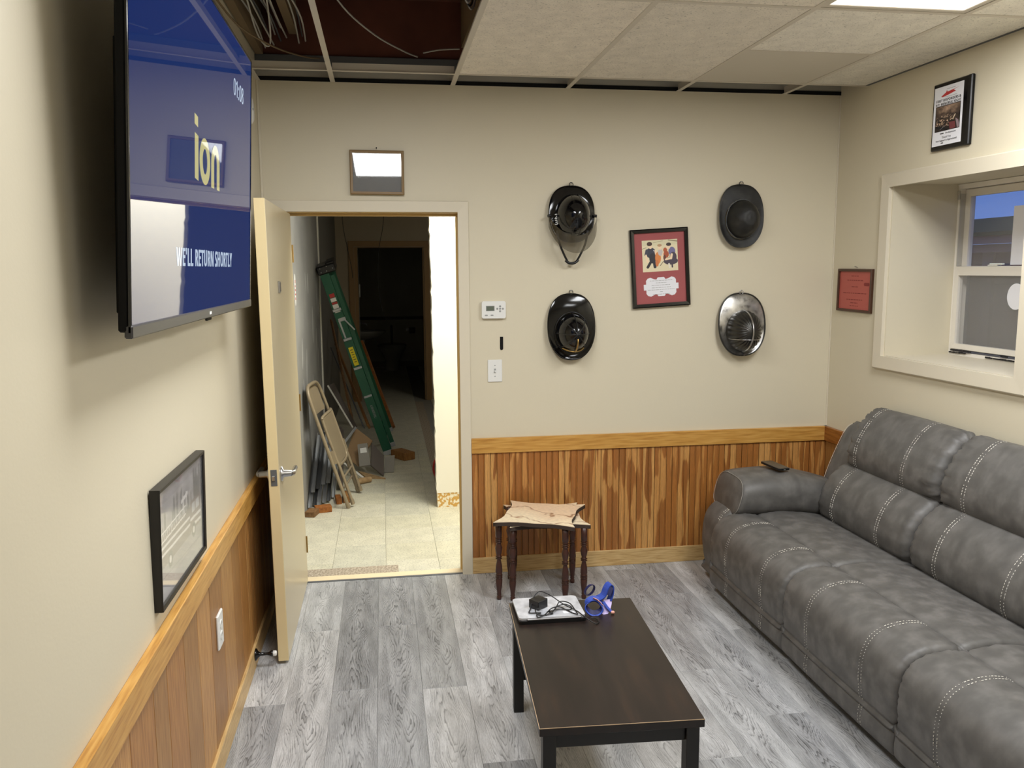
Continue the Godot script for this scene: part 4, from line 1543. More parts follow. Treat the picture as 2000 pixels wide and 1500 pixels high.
# ---------------------------------------------------------------- tables
func coffee_table():
	var c = Vector3(0.8835, 0, 1.927)
	var o = thing("coffee_table", "dark brown coffee table with black legs and worn pale edges", "coffee table", c, "", Vector3(0, deg_to_rad(-3.1), 0))
	var hx = 0.2375
	var hz = 0.449
	put("tabletop", plate(Vector3(-hx, 0.395, -hz), Vector3(hx, 0.420, hz), 0.0015), M.espresso, o, true)
	var ed = MB.new()
	for a in [[Vector3(-hx, 0.4197, hz), Vector3(hx, 0.4197, hz)], [Vector3(-hx, 0.4197, -hz), Vector3(-hx, 0.4197, hz)]]:
		ed.beam(a[0], a[1], 0.0015, 0.0016)
	put("worn_edge", ed, M.worn_edge, o, true)
	for sx in [-1, 1]:
		for sz in [-1, 1]:
			var x = sx * (hx - 0.030)
			var z = sz * (hz - 0.034)
			put("leg", plate(Vector3(x - 0.019, 0.0, z - 0.024), Vector3(x + 0.019, 0.395, z + 0.024), 0.002), M.black_wood, o, true)
	for sz in [-1, 1]:
		put("apron", plate(Vector3(-hx + 0.049, 0.345, sz * (hz - 0.034) - 0.010), Vector3(hx - 0.049, 0.395, sz * (hz - 0.034) + 0.010), 0.002), M.black_wood, o, true)
	put("stretcher", plate(Vector3(-hx + 0.049, 0.125, -hz + 0.022), Vector3(hx - 0.049, 0.170, -hz + 0.046), 0.002), M.black_wood, o, true)
	for sx in [-1, 1]:
		put("apron", plate(Vector3(sx * (hx - 0.030) - 0.010, 0.355, -hz + 0.058), Vector3(sx * (hx - 0.030) + 0.010, 0.395, hz - 0.058), 0.002), M.black_wood, o, true)

	# laptop, closed, with an adapter and its lead on top
	var lp = thing("laptop", "closed silver laptop on the coffee table", "laptop", Vector3(0.803, 0.4205, 1.578), "", Vector3(0, deg_to_rad(-1.0), 0))
	var bx = MB.new()
	bx.prism(round_rect(0.250, 0.196, 0.014), 0.012, Transform3D(Basis(Vector3(1, 0, 0), Vector3(0, 0, -1), Vector3(0, 1, 0)), Vector3(0, 0.0, 0)))
	put("base", bx, M.black_plastic, lp, true)
	bx = MB.new()
	bx.prism(round_rect(0.246, 0.188, 0.016), 0.008, Transform3D(Basis(Vector3(1, 0, 0), Vector3(0, 0, -1), Vector3(0, 1, 0)), Vector3(-0.001, 0.0122, -0.005)))
	put("lid", bx, M.laptop_lid, lp, true)
	bx = MB.new()
	bx.span(Vector3(-0.095, 0.012, 0.086), Vector3(0.105, 0.0185, 0.0965), 0.002)
	put("hinge_bar", bx, M.steel, lp, true)
	put("sticker", plate(Vector3(0.045, 0.0203, 0.042), Vector3(0.095, 0.0206, 0.064)), M.paper, lp, true)
	put("sticker_print", plate(Vector3(0.074, 0.0206, 0.051), Vector3(0.082, 0.0208, 0.0545)), M.ink, lp, true)

	var ad = thing("power_adapter", "black power adapter brick with tangled lead on the laptop lid", "adapter", Vector3(0.765, 0.4412, 1.573), "", Vector3(0, deg_to_rad(38), 0))
	put("brick", plate(Vector3(-0.027, 0.0, -0.024), Vector3(0.027, 0.033, 0.024), 0.002), M.black_plastic, ad, true)
	var wire = MB.new()
	var pp = [Vector3(0.772, 0.452, 1.607), Vector3(0.745, 0.453, 1.625), Vector3(0.752, 0.444, 1.650), Vector3(0.790, 0.446, 1.655), Vector3(0.820, 0.452, 1.622), Vector3(0.845, 0.462, 1.585), Vector3(0.880, 0.456, 1.592), Vector3(0.893, 0.444, 1.640), Vector3(0.892, 0.444, 1.668), Vector3(0.870, 0.444, 1.640), Vector3(0.840, 0.448, 1.600), Vector3(0.805, 0.452, 1.620), Vector3(0.775, 0.446, 1.655), Vector3(0.748, 0.4445, 1.672), Vector3(0.745, 0.4445, 1.650), Vector3(0.762, 0.445, 1.635), Vector3(0.722, 0.4445, 1.628), Vector3(0.730, 0.446, 1.600), Vector3(0.748, 0.472, 1.560), Vector3(0.775, 0.490, 1.545), Vector3(0.815, 0.476, 1.555), Vector3(0.855, 0.456, 1.595), Vector3(0.895, 0.446, 1.640), Vector3(0.905, 0.445, 1.668), Vector3(0.925, 0.436, 1.700), Vector3(0.950, 0.4235, 1.715), Vector3(0.966, 0.4235, 1.695), Vector3(0.960, 0.4235, 1.672), Vector3(0.945, 0.4235, 1.66)]
	wire.tube(curve(pp, 8), 0.0021, 6)
	var loop = [Vector3(0.82, 0.446, 1.60), Vector3(0.86, 0.452, 1.588), Vector3(0.885, 0.446, 1.605), Vector3(0.872, 0.4445, 1.625), Vector3(0.84, 0.446, 1.617), Vector3(0.80, 0.446, 1.628), Vector3(0.785, 0.448, 1.640)]
	wire.tube(curve(loop, 8), 0.0021, 6)
	wire.box(Vector3(0.800, 0.447, 1.642), Vector3(0.014, 0.010, 0.020), 0.003)
	var wo = put("lead", wire, M.black_plastic, ad, true)
	wo.transform = ad.transform.affine_inverse()

	harness()

func round_rect(w, h, r, n = 6):
	var p = PackedVector2Array()
	for q in [[1, 1, 0.0], [-1, 1, PI * 0.5], [-1, -1, PI], [1, -1, PI * 1.5]]:
		for k in n + 1:
			var t = q[2] + PI * 0.5 * k / n
			p.append(Vector2(q[0] * (w * 0.5 - r) + cos(t) * r, q[1] * (h * 0.5 - r) + sin(t) * r))
	return p

func curve(pts, sub):
	var out = []
	for i in pts.size() - 1:
		var p0 = pts[maxi(i - 1, 0)]
		var p3 = pts[mini(i + 2, pts.size() - 1)]
		for k in sub:
			out.append(pts[i].cubic_interpolate(pts[i + 1], p0, p3, float(k) / sub))
	out.append(pts[-1])
	return out

func ribbon(pts, w, side, th = 0.0016):
	# a flat band along pts; side gives the direction of its width at each point (or one for all)
	var mb = MB.new()
	var rows = []
	for i in pts.size():
		var a = pts[maxi(i - 1, 0)]
		var b = pts[mini(i + 1, pts.size() - 1)]
		var t = (b - a).normalized()
		var s = side[i] if side is Array else side
		s = (s - t * s.dot(t)).normalized()
		var n = t.cross(s)
		var ww = w[i] if w is Array else w
		rows.append([pts[i] - s * ww * 0.5 - n * th, pts[i] + s * ww * 0.5 - n * th, pts[i] + s * ww * 0.5 + n * th, pts[i] - s * ww * 0.5 + n * th])
	mb.flat()
	for i in rows.size() - 1:
		for k in 4:
			var k2 = (k + 1) % 4
			mb.quad(rows[i][k], rows[i][k2], rows[i + 1][k2], rows[i + 1][k])
	mb.quad(rows[0][3], rows[0][2], rows[0][1], rows[0][0])
	mb.quad(rows[-1][0], rows[-1][1], rows[-1][2], rows[-1][3])
	return mb

func harness():
	var o = thing("pet_harness", "small blue padded pet harness lying on the coffee table", "harness", Vector3(0.99, 0.4205, 1.585))
	var at = Vector3(0.965, 0.4205, 1.60)
	# a padded ring lying half open towards the viewer
	var ring = []
	var sd = []
	for k in 29:
		var t = TAU * k / 28
		ring.append(at + Vector3(cos(t) * 0.030 + 0.004, 0.026 + sin(t) * 0.024, 0.012 - sin(t) * 0.016))
		sd.append(Vector3(0.25, 0.45, -0.86))
	put("neck_band", ribbon(ring, 0.024, sd, 0.002), M.harness_blue, o)
	var inn = []
	for k in 29:
		var t = TAU * k / 28
		inn.append(at + Vector3(cos(t) * 0.026 + 0.004, 0.026 + sin(t) * 0.020, 0.010 - sin(t) * 0.014))
	put("lining", ribbon(inn, 0.020, sd, 0.0012), M.harness_navy, o)
	var lbl = [at + Vector3(0.003, 0.052, 0.000), at + Vector3(0.016, 0.047, 0.006), at + Vector3(0.027, 0.037, 0.012), at + Vector3(0.033, 0.028, 0.016)]
	put("label_patch", ribbon(lbl, 0.013, Vector3(0.3, 0.5, 0.8), 0.0008), M.harness_label, o)
	# chest strap rising to the right
	var st = curve([at + Vector3(0.020, 0.045, -0.010), at + Vector3(0.044, 0.056, -0.012), at + Vector3(0.058, 0.082, -0.020), at + Vector3(0.072, 0.094, -0.026), at + Vector3(0.082, 0.084, -0.026), at + Vector3(0.078, 0.058, -0.018), at + Vector3(0.066, 0.036, -0.006)], 5)
	var ws = []
	for i in st.size():
		ws.append(lerpf(0.034, 0.024, float(i) / st.size()))
	put("chest_band", ribbon(st, ws, Vector3(0.25, -0.15, 0.95), 0.0022), M.harness_blue, o)
	var pad = curve([at + Vector3(0.062, 0.060, 0.000), at + Vector3(0.070, 0.074, -0.006), at + Vector3(0.076, 0.086, -0.012)], 4)
	put("inner_pad", ribbon(pad, 0.016, Vector3(0.9, -0.4, 0.3), 0.002), M.harness_navy, o)
	# loop of webbing at the left
	var lp = []
	for k in 25:
		var t = TAU * k / 24
		lp.append(at + Vector3(-0.006 + cos(t) * 0.016 + sin(t) * 0.008, 0.078 + sin(t) * 0.020, -0.018))
	put("handle_loop", ribbon(lp, 0.010, Vector3(0.5, 0.1, 0.86), 0.001), M.harness_navy, o)
	put("belly_strap", ribbon(curve([at + Vector3(0.040, 0.040, 0.010), at + Vector3(0.052, 0.022, 0.022), at + Vector3(0.066, 0.008, 0.030)], 5), 0.012, Vector3(0.5, 0.3, -0.8), 0.0012), M.harness_blue, o)
	put("mesh_panel", ribbon(curve([at + Vector3(0.030, 0.003, 0.026), at + Vector3(0.046, 0.010, 0.018), at + Vector3(0.058, 0.030, 0.004), at + Vector3(0.060, 0.042, -0.004)], 5), 0.030, Vector3(0.9, -0.25, 0.2), 0.001), M.harness_lilac, o)
	var bk = MB.new()
	bk.box(at + Vector3(0.070, 0.006, 0.032), Vector3(0.014, 0.010, 0.010), 0.003)
	put("buckle", bk, M.harness_label, o)

func nest_tables():
	# scalloped stone-topped tables on turned legs, one pushed over the other
	for q in [["nesting_table", "lower stone-topped nesting table partly covered by the other", Vector3(1.045, 0, 0.265), -4.0, 0.400, [Vector2(-0.19, 0.175), Vector2(0.178, 0.185), Vector2(-0.155, -0.155), Vector2(0.17, -0.14)]], ["nesting_table", "upper stone-topped nesting table, turned askew over the lower one", Vector3(1.009, 0, 0.330), -21.0, 0.428, [Vector2(-0.192, 0.15), Vector2(0.155, 0.165), Vector2(-0.20, -0.145), Vector2(0.145, -0.155)]]]:
		var o = thing(q[0], q[1], "side table", q[2], "", Vector3(0, deg_to_rad(q[3]), 0))
		var poly = PackedVector2Array()
		var hw = 0.215
		for side in 4:
			var a = PI * 0.5 * side
			for k in 10:
				var t = k / 10.0
				var s = 1.0 - 2.0 * t
				# pointed corners, wavy concave sides
				var inn = 0.050 * pow(sin(PI * t), 0.75) - 0.016 * exp(-pow((t - 0.5) / 0.16, 2.0))
				var p = Vector2(hw - inn, s * -hw * 0.99)
				if k == 0:
					p = p * 0.965
				poly.append(p.rotated(a))
		var top = MB.new()
		var fl = Transform3D(Basis(Vector3(1, 0, 0), Vector3(0, 0, -1), Vector3(0, 1, 0)), Vector3(0, q[4] - 0.003, 0))
		top.prism(poly, 0.003, fl)
		# uv over the slab is in metres: stretch to the texture
		put("stone_top", top, M.stone, o, true)
		var rim = MB.new()
		rim.prism(poly, 0.019, Transform3D(Basis(Vector3(1.004, 0, 0), Vector3(0, 0, -1.004), Vector3(0, 1, 0)), Vector3(0, q[4] - 0.0222, 0)), true)
		put("rim", rim, M.bark, o, true)
		for v in q[5]:
			put("leg", turned_leg(q[4] - 0.022, Vector3(v.x, 0, v.y)), M.walnut, o, true)

func turned_leg(h, at):
	var m = MB.new()
	var p = []
	var add = func(y, r): p.append(Vector2(r, y * h))
	add.call(0.0, 0.0); add.call(0.0, 0.011); add.call(0.02, 0.0125); add.call(0.045, 0.0125); add.call(0.055, 0.009); add.call(0.07, 0.0125); add.call(0.085, 0.0105)
	add.call(0.10, 0.011); add.call(0.2, 0.0165); add.call(0.27, 0.0180)
	for b in [0.285, 0.305, 0.325]:
		add.call(b, 0.0140); add.call(b + 0.007, 0.0190); add.call(b + 0.014, 0.0140)
	add.call(0.37, 0.0185); add.call(0.45, 0.0165); add.call(0.52, 0.0105)
	for b in [0.535, 0.56]:
		add.call(b, 0.0105); add.call(b + 0.009, 0.0180); add.call(b + 0.018, 0.0105)
	add.call(0.62, 0.0150); add.call(0.68, 0.0190); add.call(0.73, 0.0130)
	for b in [0.75, 0.775, 0.80]:
		add.call(b, 0.0115); add.call(b + 0.008, 0.0180); add.call(b + 0.016, 0.0115)
	add.call(0.83, 0.0165); add.call(1.0, 0.0175); add.call(1.0, 0.0)
	m.lathe(p, 18, Transform3D(Basis(), at))
	return m


# ---------------------------------------------------------------- helmets on the back wall
func helmet_root(label, at, roll):
	return thing("fire_helmet", label, "helmet", at, "", Vector3(0, 0, roll))

func brim(a, yt, yb, dc, rx, ry, z_in, z_top, z_bot, roll_up, m):
	# a wide oval brim: outline a (half width), yt up, yb down; opening rx, ry round (0, dc)
	var mb = MB.new()
	var rows = []
	var back = []
	var n = 56
	var outl = func(t):
		var c = cos(t)
		var s = sin(t)
		var e = 0.80
		var x = signf(c) * pow(absf(c), e) * a
		var y = signf(s) * pow(absf(s), 0.86) * (yt if s > 0 else yb)
		x *= 1.0 - 0.10 * maxf(0.0, -s) * maxf(0.0, -s)
		return Vector2(x, y)
	var steps = [0.0, 0.2, 0.4, 0.6, 0.8, 0.93, 0.985, 1.0]
	for f in steps:
		var r = []
		var b = []
		for k in n:
			var t = TAU * k / n
			var i = Vector2(cos(t) * rx, dc + sin(t) * ry)
			var o = outl.call(t)
			var p = i.lerp(o, f)
			var ze = lerpf(z_bot, z_top, clampf((p.y + yb) / (yt + yb), 0, 1))
			var side = absf(cos(t))
			var z = lerpf(z_in, ze, pow(f, 1.5)) + roll_up * side * pow(f, 3.0)
			if f > 0.95:
				z -= 0.002 * (f - 0.95) / 0.05
			r.append(Vector3(p.x, p.y, z))
			b.append(Vector3(p.x, p.y, z - 0.004))
		rows.append(r)
		back.append(b)
	mb.grid(rows, true, true)
	mb.grid(back, true, false)
	mb.grid([rows[-1], back[-1]], true, true)
	return mb

func dome(dc, rx, ry, dep, z0, ridge = 0.0, n_r = 0, crease = 0.0):
	var mb = MB.new()
	var nk = 64 if n_r < 12 else n_r * 6
	var rows = []
	for i in 15:
		var f = PI * 0.5 * i / 14.0
		var r = []
		for k in nk:
			var t = TAU * k / nk
			var rr = cos(f)
			var z = z0 + sin(f) * dep
			var w = 1.0
			if n_r > 0:
				var q = absf(fposmod(t * n_r / TAU + 0.5, 1.0) - 0.5) * 2.0
				w += ridge * (smoothstep(0.16, 0.0, q) if n_r < 12 else (0.5 - 0.5 * cos(t * n_r))) * sin(f * 1.9)
			if crease > 0.0:
				w += crease * (sin(t * 3.0 + f * 5.0) * 0.5 + sin(t * 7.0 - f * 9.0) * 0.35 + sin(t * 11.0) * 0.2) * sin(f * 2.0)
			if i == 14:
				rr = 0.012
			r.append(Vector3(cos(t) * rx * rr * w, dc + sin(t) * ry * rr * w, z - (crease * 0.12 if i > 11 else 0.0)))
		rows.append(r)
	mb.grid(rows, true)
	mb.fan(rows[-1])
	return mb

func hanging_ring(o, yt, dark = true):
	var m = MB.new()
	var pts = []
	for k in 13:
		var t = TAU * k / 12
		pts.append(Vector3(cos(t) * 0.011, yt + 0.007 + sin(t) * 0.011, 0.018))
	m.tube(pts, 0.0022, 6)
	put("hanging_ring", m, M.black_plastic if dark else M.steel, o, true)

func wall_nail(at):
	var m = MB.new()
	m.tube([at + Vector3(0, 0.0, -0.003), at + Vector3(0, 0.003, 0.018)], 0.0014, 6)
	m.lathe([Vector2(0, 0), Vector2(0.0035, 0.0), Vector2(0.0035, 0.001), Vector2(0, 0.0012)], 10, Transform3D(Basis(Vector3.RIGHT, PI * 0.5), at + Vector3(0, 0.003, 0.018)))
	return m

func helmets():
	var leather_old = tri_tex(mat("old_leather", Color.WHITE, 0.55), noise_tex(0.02, 101, 256, [[0.0, c8(14, 13, 12)], [0.6, c8(28, 28, 26)], [1.0, c8(50, 48, 44)]], 4), Vector3(3, 3, 3))
	var chrome = tri_tex(mat("worn_chrome", Color.WHITE, 0.30, 0.95), noise_tex(0.012, 111, 256, [[0.0, c8(70, 68, 66)], [0.35, c8(168, 166, 162)], [1.0, c8(220, 218, 214)]], 5), Vector3(4, 4, 4))
	var dome_metal = mat("dark_nickel", c8(70, 69, 66), 0.30, 0.8)
	# upper left: smooth shell, face shield, chin strap
	var o = helmet_root("glossy black helmet with smoke face shield, chin strap and white number 23", Vector3(1.236, 1.985, 0), 0.0)
	put("brim", brim(0.126, 0.150, 0.155, -0.010, 0.092, 0.110, 0.040, 0.018, 0.055, 0.0, M.black_gloss), M.black_gloss, o, true)
	var d = MB.new()
	d = dome(-0.014, 0.094, 0.115, 0.160, 0.038, 0.0, 0)
	put("shell", d, M.black_gloss, o, true)
	var r = MB.new()
	for x in [-0.018, 0.022]:
		var pts = []
		for k in 15:
			var t = lerpf(0.25, PI - 0.25, k / 14.0)
			var e = 1.0 - pow(x / 0.094, 2.0)
			pts.append(Vector3(x, -0.014 + cos(t) * 0.113, 0.0375 + sin(t) * 0.1575 * sqrt(e)))
		r.tube(pts, 0.0032, 6)
	put("ridge", r, M.black_gloss, o, true)
	var sh = MB.new()
	var rows = []
	for j in 7:
		var row = []
		var g = j / 6.0
		for k in 25:
			var t = lerpf(-1.40, 1.40, k / 24.0)
			var c = cos(t)
			var top = 0.004 - 0.125 * pow(c, 1.3)
			var bot = top - lerpf(0.050, 0.090, pow(c, 0.6))
			row.append(Vector3(sin(t) * 0.134, lerpf(bot, top, g), 0.045 + c * 0.105))
		rows.append(row)
	sh.grid(rows)
	put("face_shield", sh, M.smoke_shield, o, true)
	for s in [-1, 1]:
		var k = MB.new()
		k.tube([Vector3(s * 0.118, -0.012, 0.050), Vector3(s * 0.134, -0.014, 0.054)], 0.008, 12)
		put("pivot_knob", k, M.black_plastic, o, true)
		var stp = curve([Vector3(s * 0.085, -0.09, 0.05), Vector3(s * 0.070, -0.16, 0.055), Vector3(s * 0.046, -0.215, 0.05), Vector3(s * 0.026, -0.252, 0.045)], 6)
		put("chin_strap", ribbon(stp, 0.011, Vector3(0.97, 0.2 * s, 0), 0.0012), M.black_plastic, o, true)
	var cc = MB.new()
	cc.tube(curve([Vector3(-0.036, -0.247, 0.046), Vector3(-0.018, -0.262, 0.05), Vector3(0.012, -0.262, 0.05), Vector3(0.034, -0.246, 0.046)], 5), 0.0075, 10)
	put("chin_cup", cc, M.black_plastic, o, true)
	text("number", "2", 0.026, M.label_white, o, Transform3D(Basis(), Vector3(-0.094, -0.018, 0.078)), 0.001, true, 0.018)
	text("number", "3", 0.026, M.label_white, o, Transform3D(Basis(), Vector3(-0.093, -0.049, 0.078)), 0.001, true, 0.018)
	hanging_ring(o, 0.147)
	tag(put("wall_nail", wall_nail(Vector3(1.236, 2.142, 0.003)), M.steel, self), "small nail holding the helmet with the face shield", "nail")

	# lower left: glossy shell with eight ribs and a brass front holder
	o = helmet_root("glossy black helmet with raised ribs and a brass front holder", Vector3(1.237, 1.378, 0), 0.0)
	put("brim", brim(0.134, 0.182, 0.182, -0.030, 0.096, 0.110, 0.036, 0.016, 0.046, 0.004, M.black_gloss), M.black_gloss, o, true)
	put("shell", dome(-0.032, 0.090, 0.105, 0.150, 0.036, 0.0, 0), M.black_gloss, o, true)
	ribs(o, -0.032, 0.090, 0.105, 0.150, 0.036, 8, M.black_plastic, 0.0034)
	var band = MB.new()
	var ring = []
	for k in 40:
		var t = TAU * k / 40
		ring.append(Vector3(cos(t) * 0.095, -0.031 + sin(t) * 0.111, 0.043))
	band.tube(ring, 0.0035, 6, false, true)
	put("hat_band", band, M.black_plastic, o, true)
	var br = MB.new()
	br.tube(curve([Vector3(0.0, -0.055, 0.190), Vector3(0.0, -0.075, 0.195), Vector3(0.0, -0.105, 0.170), Vector3(0.0, -0.128, 0.125)], 5), 0.0042, 8)
	br.tube(curve([Vector3(-0.060, -0.112, 0.085), Vector3(-0.03, -0.124, 0.11), Vector3(0.0, -0.128, 0.122), Vector3(0.03, -0.124, 0.11), Vector3(0.056, -0.112, 0.085)], 5), 0.0040, 8)
	put("front_holder", br, M.brass, o, true)
	hanging_ring(o, 0.180)
	tag(put("wall_nail", wall_nail(Vector3(1.236, 1.572, 0.003)), M.steel, self), "small nail holding the ribbed black helmet", "nail")

	# upper right: old dull leather
	o = helmet_root("dull black leather helmet with creased crown", Vector3(2.198, 1.976, 0), 0.0)
	put("brim", brim(0.130, 0.174, 0.174, -0.018, 0.096, 0.110, 0.034, 0.014, 0.042, 0.010, leather_old), leather_old, o, true)
	put("crown", dome(-0.018, 0.090, 0.104, 0.120, 0.040, 0.0, 0, 0.045), leather_old, o, true)
	var eb = MB.new()
	ring = []
	for k in 40:
		var t = TAU * k / 40
		ring.append(Vector3(cos(t) * 0.093, -0.018 + sin(t) * 0.107, 0.044 + 0.004 * sin(t * 5.0)))
	eb.tube(ring, 0.0022, 6, false, true)
	put("crown_seam", eb, M.dull_metal, o, true)
	hanging_ring(o, 0.170)
	tag(put("wall_nail", wall_nail(Vector3(2.198, 2.160, 0.003)), M.steel, self), "small nail holding the dull leather helmet", "nail")

	# lower right: bright metal brim, fluted dark crown with a comb
	o = helmet_root("shiny metal helmet with silver brim and fluted dark crown", Vector3(2.218, 1.374, 0), 0.0)
	put("brim", brim(0.137, 0.176, 0.172, -0.030, 0.094, 0.110, 0.040, 0.012, 0.055, 0.006, chrome), chrome, o, true)
	var rim = MB.new()
	ring = []
	for k in 56:
		var t = TAU * k / 56
		var c = cos(t)
		var s = sin(t)
		var y = signf(s) * pow(absf(s), 0.86) * (0.176 if s > 0 else 0.172)
		var x = signf(c) * pow(absf(c), 0.80) * 0.137 * (1.0 - 0.10 * maxf(0.0, -s) * maxf(0.0, -s))
		ring.append(Vector3(x, y, lerpf(0.055, 0.012, clampf((y + 0.172) / 0.348, 0, 1)) + 0.006 * absf(c)))
	rim.tube(ring, 0.0042, 6, false, true)
	put("rolled_rim", rim, dome_metal, o, true)
	put("crown", dome(-0.032, 0.092, 0.112, 0.145, 0.038, 0.12, 26), dome_metal, o, true)
	var cb = MB.new()
	var pts = []
	for k in 17:
		var t = lerpf(0.12, PI + 0.10, k / 16.0)
		pts.append(Vector3(0.0, -0.032 + cos(t) * 0.117, 0.038 + maxf(sin(t), -0.1) * 0.156))
	pts.append(Vector3(0.004, -0.168, 0.075))
	cb.tube(pts, 0.0040, 8)
	var cr = []
	for k in 15:
		var t = lerpf(0.2, PI - 0.2, k / 14.0)
		cr.append(Vector3(cos(t) * 0.088, -0.075, 0.038 + sin(t) * 0.140))
	cb.tube(cr, 0.0028, 8)
	put("comb", cb, M.steel, o, true)
	hanging_ring(o, 0.174, false)
	tag(put("wall_nail", wall_nail(Vector3(2.216, 1.562, 0.003)), M.steel, self), "small nail holding the shiny metal helmet", "nail")

func ribs(o, dc, rx, ry, dep, z0, n, m, r):
	for k in n:
		var t = TAU * k / n
		var pts = []
		for i in 11:
			var f = PI * 0.5 * i / 10.0
			pts.append(Vector3(cos(t) * rx * cos(f), dc + sin(t) * ry * cos(f), z0 + sin(f) * dep))
		var mb = MB.new()
		mb.tube(pts, r, 6)
		put("rib", mb, m, o, true)


# ---------------------------------------------------------------- things on the walls
func greek(o, called, lines, m, tr, word = 0.012, h = 0.0016):
	# print too small to read: rows of little word marks; line = [y, width]
	var mb = MB.new()
	for l in lines:
		var x = -l[1] * 0.5
		while x < l[1] * 0.5:
			var w = minf(rng.randf_range(word * 0.5, word * 1.5), l[1] * 0.5 - x)
			if w > 0.001:
				mb.span(Vector3(x, l[0] - h * 0.5, 0), Vector3(x + w, l[0] + h * 0.5, 0.0003))
			x += w + word * 0.28
	var q = put(called, mb, m, o, true)
	q.transform = tr
	return q

func wall_things():
	# picture over the door, its glass mirroring a ceiling lamp
	var o = thing("framed_picture", "small gold framed picture over the doorway, its glass mirroring a ceiling light", "picture", Vector3(0.2103, 2.191, 0.006), "", Vector3(deg_to_rad(-1.8), 0, deg_to_rad(-0.4)))
	var m = MB.new()
	mitred(m, -0.138, -0.112, 0.138, 0.112, 0.014, 0.016, Transform3D(), 15, 0.25)
	put("frame", m, M.frame_gold, o, true)
	m = MB.new()
	m.quad(Vector3(-0.126, -0.10, 0.004), Vector3(0.126, -0.10, 0.004), Vector3(0.126, 0.10, 0.004), Vector3(-0.126, 0.10, 0.004))
	m.span(Vector3(-0.130, -0.105, 0.0), Vector3(0.130, 0.105, 0.0035))
	put("print", m, M.photo_dim, o, true)
	put("glass", plate(Vector3(-0.125, -0.099, 0.007), Vector3(0.125, 0.099, 0.009)), M.glass, o, true)
	tag(put("wall_nail", wall_nail(Vector3(0.210, 2.312, 0.002)), M.ink, self), "nail above the gold framed picture over the doorway", "nail")

	# photograph of a crew in a maroon mount, hung askew
	o = thing("framed_photograph", "black framed crew photograph in a maroon mount, hung askew between the helmets", "picture", Vector3(1.742, 1.694, 0.003), "", Vector3(deg_to_rad(-0.6), 0, deg_to_rad(3.3)))
	m = MB.new()
	mitred(m, -0.1655, -0.2145, 0.1655, 0.2145, 0.021, 0.020, Transform3D(), 15, 0.25)
	put("frame", m, M.black_gloss, o, true)
	put("mount", plate(Vector3(-0.150, -0.20, 0.0), Vector3(0.150, 0.20, 0.008)), M.maroon_mat, o, true)
	m = MB.new()
	m.quad(Vector3(-0.099, -0.019, 0.0084), Vector3(0.104, -0.019, 0.0084), Vector3(0.104, 0.153, 0.0084), Vector3(-0.099, 0.153, 0.0084))
	put("photograph", m, M.photo_crew, o, true)
	var card = PackedVector2Array()
	for p in [[0.100, 0.016], [0.086, 0.016], [0.086, 0.036], [0.076, 0.048], [0.060, 0.052], [0.040, 0.043], [0.026, 0.040], [0.018, 0.052], [0.0, 0.052]]:
		card.append(Vector2(p[0], p[1]))
	var full = PackedVector2Array(card)
	for k in range(card.size() - 2, -1, -1):
		full.append(Vector2(-card[k].x, card[k].y))
	for k in card.size():
		full.append(Vector2(-card[k].x, -card[k].y))
	for k in range(card.size() - 2, -1, -1):
		full.append(Vector2(card[k].x, -card[k].y))
	m = MB.new()
	m.prism(full, 0.0008, Transform3D(Basis(), Vector3(0.002, -0.103, 0.008)))
	put("caption_card", m, M.paper, o, true)
	greek(o, "caption_print", [[0.034, 0.13], [0.022, 0.06], [0.009, 0.11], [-0.004, 0.11], [-0.016, 0.155], [-0.028, 0.015], [-0.041, 0.10]], M.grey_plastic, Transform3D(Basis(), Vector3(0.002, -0.103, 0.0089)), 0.012, 0.0022)

	# red certificate on the right wall, near the corner
	var wr = Basis(Vector3.UP, atan(RSLOPE)) * Basis(Vector3(0, 0, 1), Vector3.UP, Vector3(-1, 0, 0))
	o = thing("wall_plaque", "small red certificate in a dark wooden frame beside the window", "plaque", Vector3(2.781, 1.565, 0.237))
	o.basis = wr * Basis(Vector3(0, 0, 1), deg_to_rad(-0.5))
	m = MB.new()
	mitred(m, -0.163, -0.117, 0.163, 0.117, 0.014, 0.016, Transform3D(), 15, 0.2)
	put("frame", m, M.frame_brown, o, true)
	put("certificate", plate(Vector3(-0.151, -0.105, 0.0), Vector3(0.151, 0.105, 0.007)), M.plaque_red, o, true)
	greek(o, "certificate_print", [[0.078, 0.075], [0.055, 0.15], [0.020, 0.06], [-0.015, 0.22], [-0.050, 0.15], [-0.068, 0.07], [-0.084, 0.08]], M.plaque_ink, Transform3D(Basis(), Vector3(0, 0, 0.0071)), 0.02, 0.004)
	m = MB.new()
	m.prism(round_rect(0.05, 0.018, 0.008), 0.0003, Transform3D(Basis(), Vector3(0.11, 0.035, 0.007)))
	put("seal", m, M.plaque_ink, o, true)
	tag(put("wall_nail", wall_nail_x(Vector3(2.779, 1.690, 0.243)), M.steel, self), "small nail above the red certificate", "nail")

	# event poster above the window
	o = thing("framed_poster", "black framed memorial night poster hanging above the window", "poster", Vector3(2.794, 2.373, 0.945))
	o.basis = wr
	put("board", plate(Vector3(-0.128, -0.150, 0.0), Vector3(0.128, 0.150, 0.016), 0.004), M.black_gloss, o, true)
	put("side_rail", plate(Vector3(0.100, -0.150, 0.0), Vector3(0.128, 0.150, 0.019), 0.004), M.black_plastic, o, true)
	put("sheet", plate(Vector3(-0.118, -0.130, 0.016), Vector3(0.076, 0.132, 0.0166)), M.paper, o, true)
	m = MB.new()
	m.quad(Vector3(-0.100, -0.064, 0.0170), Vector3(0.060, -0.064, 0.0170), Vector3(0.060, 0.044, 0.0170), Vector3(-0.100, 0.044, 0.0170))
	put("picture", m, M.photo_rubble, o, true)
	m = MB.new()
